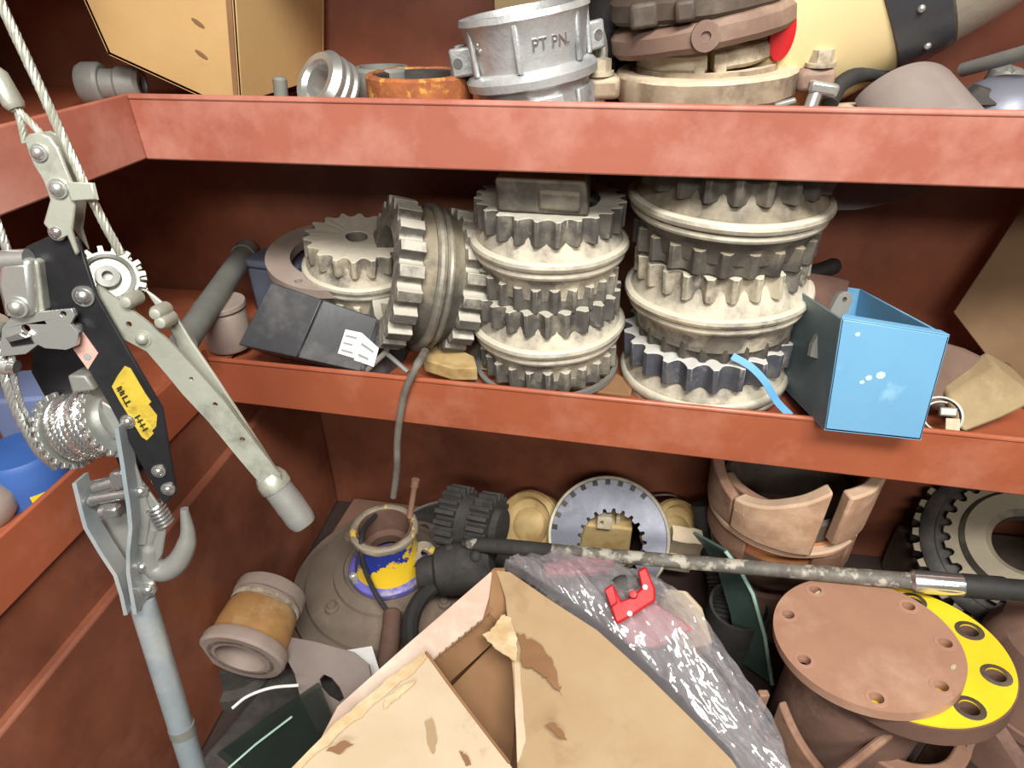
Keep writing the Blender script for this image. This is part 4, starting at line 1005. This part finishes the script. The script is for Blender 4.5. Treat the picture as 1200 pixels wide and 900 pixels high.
# body casting below
cw = fx @ Vector((cY[0] - .035, cY[1] + .0, zY - .03))
topz = cw.z - .006
t = thing('rusty_pipe_casting', 'heavy dark rusty pipe casting under the flanges', 'casting', frame((cw.x - .012, cw.y - .0, 0)))
obj('barrel', warp(lathe([(.060, 0), (.078, 0), (.086, .04), (.086, topz - .03), (.080, topz - .012), (.060, topz - .012)], 56, closed=True), .0015, 20), M_rustdk, t)
obj('saddle', warp(wallring(.118, .106, lambda k: topz - .16, lambda k: topz - .035 - .075 * k, -2.75, -1.75, 20), .001, 30), M_rust, t, bev=.003)
obj('strap_rib', wallring(.130, .116, .01, topz - .05, -2.98, -2.90, 4), M_rust, t, bev=.003)
c2 = V(1065, 885, Z=.17)
tag(obj('rusty_half_ring', warp(wallring(.085, .065, 0.0, .165, -2.9, .2, 28), .0015, 30), M_rust, None, frame((c2.x + .01, c2.y + .06, .0)), bev=.003), 'upright rusty half ring below the yellow flange', 'ring')
r0, r1 = V(1044, 858, Z=.215), V(985, 905, Z=.20)
tag(obj('rusty_rod', sweep([r0, r1, r1 + (r1 - r0) * .5], .0055, 10), M_rust), 'thin rusty rod poking out below the flanges', 'rod')
r0, r1 = V(1148, 850, Z=.18), V(1120, 915, Z=.14)
tag(obj('flat_strip', bar([r0, r1], .012, .003, (.7, -.5, .5)), M_rustdk), 'flat rusty strip standing right of the half ring', 'strip')
r0, r1 = V(1165, 845, Z=.16), V(1205, 905, Z=.14)
tag(obj('flat_strip', bar([r0, r1], .016, .004, (-.5, -.6, .6)), M_rustdk), 'flat rusty strip slanting to the lower right corner', 'strip')
c3 = V(1195, 790, Z=.20)
t = thing('brown_housing', 'large dull brown housing at the right edge beside the yellow flange', 'housing', frame((c3.x + .09, c3.y + .05, 0), (0, 0, 1)))
obj('shell', warp(lathe([(0, .24), (.05, .235), (.085, .21), (.10, .17), (.105, .0), (0, 0)], 48), .002, 20), M_grimebr, t)
obj('seam', lathe([(.104, .10), (.110, .10), (.110, .115), (.104, .115)], 48, closed=True), M_grimebr, t)

# ------------------------------------------------------------------ plastic bag and contents
def poly(pts, u):
    k = u * (len(pts) - 1); i = min(int(k), len(pts) - 2); return Vector(pts[i]).lerp(Vector(pts[i + 1]), k - i)
Le = [(586, 662), (628, 694), (676, 730), (730, 770), (790, 825), (845, 885), (880, 940)]
Re = [(640, 648), (705, 652), (775, 668), (826, 708), (862, 768), (912, 842), (945, 940)]
def bagfn(seed, dz, amp):
    def fn(u, v):
        l = poly(Le, u); r = poly(Re, u); q = l.lerp(r, v)
        z = .262 - .045 * u + .030 * math.sin(PI * v) * math.sin(PI * min(1, u * 1.15 + .08)) + dz
        p = V(q.x, q.y, Z=z)
        a1_ = (p.x * .62 - p.y * .78); b1_ = (p.x * .78 + p.y * .62)
        k = Vector((a1_ * .40, b1_ * 1.35, seed))
        c = 0; f_ = 10; a_ = 1.0
        for o_ in range(5):
            c += a_ * (1 - 2 * abs(noise.noise(k * f_ + Vector((seed * 3, o_ * 5, 0))))); f_ *= 2.05; a_ *= .52
        sag = -.05 * (max(0, abs(v - .5) - .38) / .12)
        p.z += amp * (c - .6) + sag
        return p
    return fn
t = thing('plastic_bag', 'crumpled clear plastic bag spread beside the open carton', 'bag')
obj('outer_film', grid(bagfn(1.3, .004, .017), 170, 90), M_film, t, ang=38)
obj('inner_film', grid(bagfn(4.7, -.014, .014), 110, 60), M_film, t, ang=38)
# red clip under / poking out of the bag
n3 = Vector((-.1, -.55, .83)).normalized(); o3 = V(742, 700, Z=.300)
def tr3(px, o=o3, n=n3): return [VP(a, b, o, n) for a, b in px]
t = thing('red_clip', 'bright red plastic clip poking out of the plastic bag', 'clip')
obj('body', slab(tr3([(708, 690), (718, 684), (728, 704), (738, 700), (752, 688), (747, 668), (757, 663), (768, 690), (768, 704), (740, 722), (722, 732)]), n3 * -.022), M_red, t, bev=.003)
obj('hook_tip', slab(tr3([(708, 690), (718, 684), (724, 706), (716, 712)], o3 + n3 * .006), n3 * -.01), M_red, t, bev=.002)
obj('peg', xf(lathe([(0, 0), (.006, 0), (.005, .010), (0, .011)], 12), frame(VP(742, 697, o3, n3), n3)), M_red, t)
for q in ((756, 688), (738, 719)):
    obj('white_spot', xf(lathe([(0, 0), (.0035, .0004), (0, .001)], 10), frame(VP(*q, o3 + n3 * .001, n3), n3)), M_white, t)
tag(obj('red_plastic_part', slab(tr3([(724, 736), (768, 706), (800, 726), (812, 738), (770, 760), (735, 756)], o3 - n3 * .04), n3 * -.02), M_redfade, bev=.003), 'washed-out red plastic base seen through the bag', 'plastic part')
tag(obj('red_strip', slab([V(a, b, Z=.245) for a, b in ((636, 660), (680, 652), (720, 656), (716, 668), (660, 672), (640, 672))], (0, 0, -.012)), M_redfade, bev=.003), 'pinkish red strip under the top of the bag', 'plastic part')
tag(obj('dark_lens', warp(xf(ball(.018, 24, 12, 1.15, .7, .3), Matrix.Identity(4)), .0, 1), M_iron, None, frame(V(733, 684, Z=.282), n3, (1, .2, 0))), 'dark oval part beside the red clip', 'plastic part')
tag(obj('crumpled_paper', warp(slab([V(a, b, Z=.235) for a, b in ((778, 688), (806, 690), (824, 712), (838, 752), (806, 760), (770, 730))], (0, 0, -.03)), .005, 40, 3), M_beige, bev=.004), 'crumpled beige paper under the right side of the bag', 'paper')
tag(obj('dark_tray', slab([V(a, b, Z=.17) for a, b in ((600, 690), (700, 672), (800, 720), (880, 850), (930, 960), (840, 960), (700, 790))], (0, 0, -.02)), mat('grey_tray', (112, 110, 112), (90, 88, 92), scale=12, rough=.5), bev=.003), 'grey tray beneath the plastic bag', 'tray')
tag(obj('foil_strip', warp(slab([V(a, b, Z=.262) for a, b in ((592, 668), (606, 662), (640, 690), (700, 745), (712, 772), (690, 756), (640, 712))], (0, 0, -.004)), .004, 60, 8), mat('silver_foil', (176, 172, 168), (110, 106, 102), (70, 66, 62), scale=60, rough=.25, metal=.7, bump=.6, bscale=50, patch=.56, pscale=40)), 'crinkled silver foil strip along the open carton edge', 'foil')

# ------------------------------------------------------------------ open cardboard carton
t = thing('open_carton', 'large open cardboard carton with torn flaps in the foreground', 'carton')
zR = .318
Ap = V(577, 668, Z=.325); Ap2 = V(590, 690, Z=zR)
# body walls: far corner under the apex, left wall to the lower left, right wall to the lower right
c0 = V(582, 700, Z=.30); cl = V(372, 960, Z=.30); cr_ = V(880, 960, Z=.27)
lw = c0 + (V(340, 905, Z=.30) - c0) * 1.15; rw = c0 + (V(840, 905, Z=.28) - c0) * 1.25
def wallq(a, b, tv):
    a2, b2 = a.copy(), b.copy(); a2.z = .0; b2.z = .0
    return slab([a, b, b2, a2], tv)
obj('far_left_wall', wallq(c0, lw, (.004, 0.0, 0)), M_cardin, t)
obj('far_right_wall', wallq(c0, rw, (-.0, -.004, 0)), M_card, t)
nl = lw + (rw - c0) ; nl.z = .29
obj('near_wall', wallq(lw, nl, (.0, .004, 0)), M_cardlt, t)
obj('near_wall', wallq(rw, nl, (-.004, 0, 0)), M_card, t)
fl_ = [c0.copy(), lw.copy(), nl.copy(), rw.copy()]
for q in fl_: q.z = .10
obj('inner_floor', slab(fl_, (0, 0, -.004)), M_cardin, t)
# far-left flap (pinkish grey), standing a little up
f1 = [V(577, 668, Z=.345), V(480, 752, Z=.325), V(395, 828, Z=.31), V(372, 872, Z=.295), V(420, 862, Z=.295), V(498, 782, Z=.305), V(512, 768, Z=.312), V(566, 724, Z=.328), V(573, 700, Z=.335)]
obj('left_flap', slab(f1, (0, 0, -.0045)), M_cardpk, t, bev=.0008)
# corrugation edge
e0, e1 = V(510, 770, Z=.313), V(566, 725, Z=.329)
for k in range(15):
    a = e0.lerp(e1, (k + .5) / 15)
    obj('flute', xf(box(.0024, .003, .0030), frame(a + Vector((0, 0, -.0022)), (0, 0, 1), e1 - e0)), M_cardin, t) if k % 2 else None
# upright inner wall at the apex
wq = [V(576, 668, Z=.346), V(588, 668, Z=.346), V(593, 692, Z=.33), V(591, 736, Z=.29), V(575, 750, Z=.265), V(572, 716, Z=.315)]
obj('corner_fold', slab(wq, (.003, .004, 0)), M_cardin, t)
wq = [V(573, 700, Z=.322), V(566, 725, Z=.320), V(508, 772, Z=.305), V(524, 802, Z=.262), V(590, 742, Z=.275), V(592, 700, Z=.31)]
obj('inner_left_wall', slab(wq, (.0, .004, -.001)), M_cardin, t)
# folded inner flap
wq = [V(528, 806, Z=.245), V(590, 742, Z=.25), V(600, 770, Z=.245), V(604, 840, Z=.22), V(598, 910, Z=.20), V(575, 870, Z=.215)]
obj('inner_flap', slab(wq, (0, 0, -.004)), M_cardin, t)
# near-left flap (pale)
f2 = [V(499, 764, Z=.330), V(478, 780, Z=.332), V(455, 796, Z=.334), V(420, 826, Z=.338), V(384, 858, Z=.342), V(340, 903, Z=.345), V(300, 960, Z=.345), V(640, 960, Z=.30), V(597, 894, Z=.312), V(560, 846, Z=.318), V(525, 800, Z=.325)]
obj('near_flap', slab(f2, (0, 0, -.0045)), M_cardlt, t, bev=.001)
for pts_ in (jag([(498, 765), (478, 780), (455, 796), (420, 826), (384, 858), (340, 903), (350, 905), (396, 862), (432, 832), (462, 806), (482, 792), (500, 772)], 4, 1.6, 9),):
    zz = [.3318 - .0 + .0 for _ in pts_]
    bb = [V(a, b, Z=.332 + .0135 * max(0, min(1, (500 - a) / 160))) + Vector((0, 0, .0004)) for a, b in pts_]
    obj('torn_edge', warp(slab(bb, (0, 0, .0012)), .0016, 120, 2), M_cardtorn, t)
# cut edge of the near flap, darker core
ed = [V(499, 764, Z=.3305), V(525, 800, Z=.3255), V(560, 846, Z=.3185), V(597, 894, Z=.3125)]
obj('cut_edge', sweep(ed, .0018, 6), M_cardin, t)
# right flap, big
f3 = [V(581, 668, Z=.346), V(598, 670, Z=.344), V(650, 706, Z=.335), V(700, 738, Z=.326), V(760, 792, Z=.315), V(815, 846, Z=.305), V(858, 890, Z=.297), V(905, 960, Z=.285), V(600, 960, Z=.275), V(606, 900, Z=.284), V(604, 840, Z=.292), V(601, 790, Z=.300), V(596, 740, Z=.312), V(592, 700, Z=.33)]
obj('right_flap', slab(f3, (0, 0, -.0045)), M_card, t, bev=.001)
# stains and scuffs on the flaps
for k, (pp_, zz_, m_) in enumerate(([((640, 850), (648, 846), (660, 858), (664, 868), (652, 862)), .303, M_cardin], [((498, 846), (506, 842), (512, 866), (508, 884), (502, 872)), .329, M_card], [((382, 880), (402, 868), (414, 872), (398, 884)), .345, M_cardin], [((538, 880), (546, 884), (552, 896), (546, 898)), .322, M_cardin])):
    obj('stain', slab([V(a, b, Z=zz_) for a, b in jag(list(pp_), 4, 1.2, k)], (0, 0, .0007)), m_, t)
# torn paper on the right flap
tp = jag([(566, 744), (576, 738), (588, 722), (600, 724), (606, 750), (605, 775), (592, 768), (578, 757)], 4, 1.6)
obj('torn_paper', warp(slab([V(a, b, Z=.318) for a, b in tp], (0, 0, .0015)), .002, 90, 5), M_cardtorn, t)
tp = jag([(606, 742), (628, 752), (646, 772), (653, 796), (658, 816), (645, 800), (630, 788), (612, 778)], 5, 2.4, 3)
obj('worn_patch', warp(slab([V(a, b, Z=.3115 + .0006 * (b - 780) * -.25) for a, b in tp], (0, 0, .0012)), .001, 90, 6), M_cardin, t)
tp = jag([(602, 770), (609, 772), (612, 820), (616, 868), (611, 885), (606, 895)], 4, .8, 4)
obj('pale_crease', slab([V(a, b, Z=.302 - .00015 * (b - 780)) for a, b in tp], (0, 0, .0015)), M_cardlt, t)
tp = jag([(452, 818), (470, 806), (488, 797), (478, 808), (462, 821), (450, 831)], 4, 1.3, 5)
obj('peeled_fibre', warp(slab([V(a, b, Z=.3365) for a, b in tp], (0, 0, .0015)), .0012, 90, 7), M_cardtorn, t)

# ================================================================== come-along winch, foreground left
WY = .37
wn = Vector((.22, -.95, .22)).normalized(); wo = V(110, 420, Y=WY)
def W(px, py, d=0.0): return VP(px, py, wo + wn * d, wn)       # d: distance toward the viewer off the winch plane
def plate(name, pts, d, th, m, parent, holes=(), bev=.0012):
    fx = frame(W(*pts[0], d), wn, (1, 0, 0)); fi = fx.inverted()
    o2 = [tuple((fi @ W(a, b, d)).xy) for a, b in pts]
    hh = []
    for (hx, hy, hr) in holes:
        c = (fi @ W(hx, hy, d)).xy; hh.append(circ(c[0], c[1], S(hr, W(hx, hy, d)), 14))
    return obj(name, xf(holed(o2, hh, th, -th), fx), m, parent, bev=bev)
def rivet(parent, px, py, d, rpx, m=None, name='bolt'):
    c = W(px, py, d); r = S(rpx, c)
    return obj(name, xf(J(lathe([(0, -.002), (r * 1.25, -.002), (r * 1.25, r * .15), (0, r * .15)], 18), lathe([(0, r * .9), (r * .5, r * .82), (r * .85, r * .5), (r, 0), (r, -.002)], 18)), frame(c, wn)), m or M_steel, parent)
wi = thing('hand_winch', 'cable hand winch with black frame, yellow sticker and tube handle hanging in the foreground', 'winch')
# frame plates
fp = [(28, 290), (75, 268), (92, 279), (113, 345), (150, 410), (190, 478), (207, 578), (192, 592), (165, 545), (125, 470), (98, 425), (45, 345)]
sp_ = plate('side_plate', fp, 0, .003, M_blkpaint, wi)
bp = [(40, 300), (78, 300), (100, 350), (120, 400), (150, 470), (175, 540), (150, 560), (110, 470), (60, 470), (38, 430)]
plate('side_plate', [(x - 2, y + 6) for x, y in bp], -.036, .003, M_blkpaint, wi)
for k, (px, py, r_) in enumerate(((98, 347, 10), (88, 386, 7), (150, 494, 7), (186, 552, 6.5), (197, 573, 6.5), (67, 272, 8))):
    rivet(sp_, px, py, .0005 if k < 5 else .004, r_)
st = plate('yellow_sticker', [(146, 429), (153, 432), (170, 461), (177, 471), (174, 474), (184, 487), (183, 500), (178, 505), (180, 508), (172, 516), (166, 512), (150, 486), (140, 470), (131, 453), (138, 440)], .0008, .0006, M_ylabel, sp_, bev=0)
def ink(p, q, wpx, d=.0013):
    a, b = W(*p, d), W(*q, d); return bar([a, b], S(wpx, a), .0003, wn)
marks = []
for (x, y) in ((137, 456), (140, 461), (143.5, 467), (147, 473)):
    marks.append(ink((x, y), (x + 5.5, y - 3.2), 2.2)); 
    if y < 465: marks.append(ink((x + .6, y + 2.6), (x + 5.6, y - .4), 1.8))
marks.append(ink((143, 466), (149, 477), 1.3))
for (x, y) in ((158, 490), (161, 495), (164, 500), (167, 505)):
    marks.append(ink((x, y), (x + 6, y - 3.4), 2.0))
marks.append(ink((160, 488), (168, 502), 1.0))
obj('printed_marks', J(*marks), M_ink, st)
ds = plate('diamond_sticker', [(97, 389), (115, 414), (103, 433), (85, 408)], .0008, .0006, M_pink, sp_, bev=0)
c = W(102, 418, .0011)
obj('printed_marks', xf(lathe([(0, 0), (S(4.5, c), .0001), (0, .0003)], 9), frame(c, wn)), M_print, ds)
# upper strap bracket
up = [(27, 163), (33, 157), (46, 155), (58, 160), (68, 174), (85, 216), (88, 238), (84, 270), (92, 296), (88, 300), (78, 276), (66, 282), (50, 262), (58, 234), (50, 212), (38, 192)]
br = plate('strap_bracket', up, .006, .003, M_zincpale, wi)
plate('strap_bracket', [(x + 12, y - 2) for x, y in up[:9]] + [(80, 262), (64, 232), (56, 206)], -.016, .003, M_zincpale, wi)
rivet(br, 45, 179, .007, 8, M_zinc); rivet(br, 68, 221, .007, 9, M_zinc)
plate('retaining_clip', [(76, 213), (108, 214), (113, 234), (82, 236)], .0085, .0025, M_zincpale, wi)
obj('clip_side', slab([W(108, 214, .0085), W(113, 234, .0085), W(113, 234, -.012), W(108, 214, -.012)], wn * 0 + Vector((.002, 0, 0))), M_zincpale, wi)
# ropes
R_ = .0031
obj('wire_rope', rope([W(-30, -75, -.004), W(0, 2, -.004), W(42, 92, -.004), W(98, 214, -.004), W(122, 262, -.006), W(142, 298, -.010)], R_ * 1.05, 6), M_zincpale, wi)
obj('wire_rope', rope([W(-40, 35, 0), W(-12, 76, 0), W(20, 130, 0)], R_ * 1.2, 6), M_zincpale, wi)
obj('rope_sleeve', sweep([W(-8, 82, 0), W(-4, 88, 0), W(16, 122, 0), W(20, 128, 0)], [.0055, .0075, .0075, .0055], 14, flat=.8), M_zincpale, wi)
obj('rope_loop', rope([W(20, 128, 0), W(26, 150, 0), W(30, 168, 0)], R_ * .8, 6), M_zincpale, wi)
obj('rope_loop', rope([W(20, 128, 0), W(38, 146, 0), W(56, 166, 0)], R_ * .8, 6), M_zincpale, wi)
obj('wire_rope', rope([W(-40, 180, -.008), W(-8, 250, -.008), W(13, 306, -.008)], R_, 6), M_zinc, wi)
obj('wire_rope', rope(smooth_path([W(-2, 395, .004), W(4, 440, .004), W(22, 488, .002), W(44, 528, -.004), W(66, 548, -.012)], 6), R_ * 1.05, 6), M_zinc, wi)
obj('wire_rope', rope(smooth_path([W(14, 418, .004), W(16, 440, .002), W(26, 478, -.002), W(46, 518, -.01)], 6), R_ * .8, 6), M_zinc, wi)
obj('rope_clip', sweep([W(8, 428, .004), W(20, 430, .004)], .0055, 12), M_steel, wi)
# silver hook block on the left
hb_ = plate('hook_block', [(0, 306), (34, 303), (40, 360), (38, 372), (4, 372), (-6, 330)], .014, .014, M_zinc, wi, bev=.004)
plate('hook_block_side', [(34, 303), (44, 306), (52, 366), (40, 368)], .008, .012, M_zincpale, wi, bev=.002)
rivet(hb_, 20, 360, .0145, 10, M_zinc)
obj('block_top', sweep([W(0, 306, .007), W(34, 304, .007)], .0075, 14), M_zinc, wi)
kp = plate('hook_plate', [(2, 385), (14, 370), (40, 366), (72, 363), (84, 362), (88, 370), (82, 380), (92, 390), (90, 405), (78, 410), (52, 408), (44, 404), (30, 415), (0, 418)], .010, .004, M_zinc, wi, holes=((74, 368, 3.5), (30, 385, 5)), bev=.0015)
obj('dark_slot', slab([W(10, 398, .0105), W(36, 396, .0105), (W(40, 402, .0105)), W(14, 406, .0105)], wn * .0006), M_blkpaint, kp)
obj('plate_lug', slab([W(10, 394, .0105), W(28, 388, .0105), W(38, 394, .0105), W(16, 399, .0105)], wn * .005), M_steel, kp, bev=.001)
obj('hook_stub', sweep(smooth_path([W(0, 372, .006), W(-10, 395, .006), W(-4, 425, .004), W(12, 430, .004)], 5), .006, 12), M_zinc, wi)
# ratchet wheel
rcen = W(128, 328, -.022); rax = (wn + Vector((.45, .2, .45))).normalized()
rw_ = S(35, rcen)
rwheel = obj('ratchet_wheel', xf(tooth_ring(rw_ * 1.12, rw_ * .92, rw_ * .35, .006, 16, .42, 0, scallop=False), frame(rcen, rax, (1, 0, 0))), M_zincpale, wi, bev=.0006)
obj('ratchet_wheel', xf(tooth_ring(rw_ * 1.12, rw_ * .92, rw_ * .35, .006, 16, .42, -.016, scallop=False), frame(rcen, rax, (1, 0, 0))), M_zincpale, wi, bev=.0006)
obj('ratchet_hub', xf(lathe([(0, -.014), (rw_ * .8, -.014), (rw_ * .8, .008), (rw_ * .68, .009), (rw_ * .62, .004), (rw_ * .40, .003), (rw_ * .36, .013), (rw_ * .16, .014), (rw_ * .14, .009), (0, .009)], 32), frame(rcen, rax)), M_galv, rwheel)
for px, py in ((152, 352), (186, 366), (192, 376)):
    obj('pawl_pin', xf(lathe([(0, .008), (.004, .007), (.006, .003), (.006, -.012), (0, -.012)], 14), frame(W(px, py, -.008), wn)), M_zincpale, wi)
# lever plates
lp = [(112, 334), (120, 338), (152, 362), (176, 380), (206, 408), (232, 436), (262, 470), (296, 515), (328, 556), (330, 562), (318, 575), (309, 572), (280, 538), (244, 494), (214, 462), (196, 440), (172, 412), (146, 398), (132, 386), (122, 368)]
lv_ = plate('lever_plate', lp, -.006, .003, M_zincpale, wi, holes=((151, 380, 3.5), (224, 444, 2.5), (252, 474, 3.0), (284, 515, 3.2)), bev=0)
rivet(lv_, 167, 397, -.006, 8, M_zincpale)
lp2 = [(168, 338), (180, 346), (204, 366), (222, 396), (252, 440), (290, 498), (328, 556), (318, 556), (262, 478), (232, 440), (208, 408), (196, 380)]
plate('lever_plate', lp2, -.024, .003, M_zincpale, wi)
obj('lever_web', slab([W(330, 558, -.006), W(262, 466, -.006), W(262, 462, -.024), W(328, 554, -.024)], Vector((0, 0, .0015))), M_zincpale, wi)
a_, b_ = W(318, 562, -.014), W(352, 608, -.014)
dh = (b_ - a_).normalized()
obj('lever_collar', sweep([a_ - dh * .006, a_, a_ + dh * .008], [.011, .0135, .0135], 16), M_zincpale, wi)
obj('lever_grip', warp(sweep([a_ + dh * (b_ - a_).length * k / 8 for k in range(10)], [.0125] * 9 + [.011], 18), .0006, 100), M_galv, wi)
# drum with wound rope
dcn = W(106, 497, -.020)
dax = (W(128, 487, -.016) - W(66, 505, -.024)).normalized()
drum = obj('drum_core', xf(lathe([(0, -.028), (.020, -.028), (.020, .028), (0, .028)], 32), frame(dcn, dax)), M_zinc, wi)
coils = []
rd = S(42, dcn)
path = []
for k in range(7 * 28 + 1):
    a = 2 * PI * k / 28; path.append(Vector((rd * .86 * math.cos(a), rd * .86 * math.sin(a), -.017 + .034 * k / 196)))
obj('wound_rope', xf(rope(path, .0036, 6, pitch=.022, n=5), frame(dcn, dax)), M_steel, drum)
for z_ in (-.0245, .020):
    obj('drum_flange', xf(tooth_ring(rd * 1.12, rd * 1.0, .012, .0045, 24, .5, z_, scallop=False), frame(dcn, dax)), M_zinc, wi, bev=.0005)
obj('drum_guard', slab([W(78, 440, .0), W(100, 440, .0), (W(112, 458, 0)), W(84, 462, 0)], wn * -.03), M_galv, wi, bev=.002)
# cover plate and lower yoke
plate('drum_cover', [(118, 470), (132, 478), (150, 520), (164, 560), (176, 600), (172, 640), (160, 640), (156, 600), (144, 545), (128, 520)], -.004, .003, M_galv, wi)
yl = [W(94, 560, -.004), W(101, 590, -.004), W(107, 612, -.004), (W(124, 641, -.004)), W(141, 667, -.004), W(148, 690, -.004), W(153, 713, -.004)]
yr = [W(143, 496, .002), W(150, 540, .002), W(157, 590, .002), W(159, 612, .002), W(156, 640, .002), W(156, 664, .002), W(160, 690, .002), W(164, 712, .002)]
side = Vector((.35, .75, -.1)).normalized()
obj('yoke_plate', bar(yl, .018, .0035, (W(108, 610) - W(100, 612)).normalized()), M_bluegrey, wi)
obj('yoke_plate', bar(yr, .018, .0035, (W(108, 610) - W(100, 612)).normalized()), M_bluegrey, wi)
plate('yoke_back', [(96, 566), (150, 556), (160, 600), (158, 650), (165, 712), (152, 716), (140, 668), (106, 612)], -.020, .003, M_galv, wi)
for k, (x0, y0, x1, y1, r_) in enumerate(((108, 585, 150, 578, 7), (112, 572, 148, 562, 8), (120, 600, 140, 597, 9), (106, 588, 116, 584, 6))):
    obj('cross_pin', sweep([W(x0, y0, -.004), W(x1, y1, -.004)], S(r_, W(x0, y0)), 16), M_steel, wi)
obj('pawl', slab([W(126, 556, .002), W(146, 552, .002), W(148, 572, .002), W(130, 577, .002)], wn * -.01), M_steel, wi, bev=.002)
obj('pawl', slab([W(118, 598, .003), W(136, 596, .003), W(138, 608, .003), W(120, 610, .003)], wn * -.01), M_steel, wi, bev=.002)
yk = plate('yoke_side', [(160, 556), (186, 592), (196, 610), (190, 650), (180, 665), (182, 694), (168, 706), (160, 664), (161, 610)], -.006, .003, M_galv, wi)
for px, py, r_ in ((165, 576, 7), (167, 664, 7), (174, 691, 7)):
    rivet(yk, px, py, -.005, r_)
# spring and hook
spp = []
s0, s1 = W(180, 590, -.010), W(194, 614, -.010); sd = (s1 - s0).normalized(); su = sd.cross(wn).normalized(); sv = sd.cross(su)
for k in range(73):
    a = 2 * PI * k / 12; spp.append(s0.lerp(s1, k / 72) + (su * math.cos(a) + sv * math.sin(a)) * .007)
obj('spring', sweep(spp, .0016, 6), M_steel, wi)
obj('hook', sweep(smooth_path([W(182, 618, -.010), W(176, 640, -.010), W(180, 662, -.012), W(194, 668, -.012), W(210, 656, -.012), W(220, 630, -.012), W(216, 596, -.012)], 7), [.0055] * 7 + [.0075 + .0028 * math.sin(PI * k / 28) for k in range(28)] + [.0068 - .0005 * k for k in range(8)], 14), M_galv, wi)
# tube handle
a_, b_ = W(166, 702, -.010), W(250, 975, -.010); dh = (b_ - a_).normalized(); Lh = (b_ - a_).length
obj('tube_handle', sweep([a_ + dh * Lh * k / 10 for k in range(11)], S(14.5, a_), 24), M_bluegrey, wi)
q0 = VP(212, 850, wo - wn * .010, wn)
obj('handle_band', sweep([q0, q0 + dh * .010], S(15.6, a_), 24), M_galv, wi)
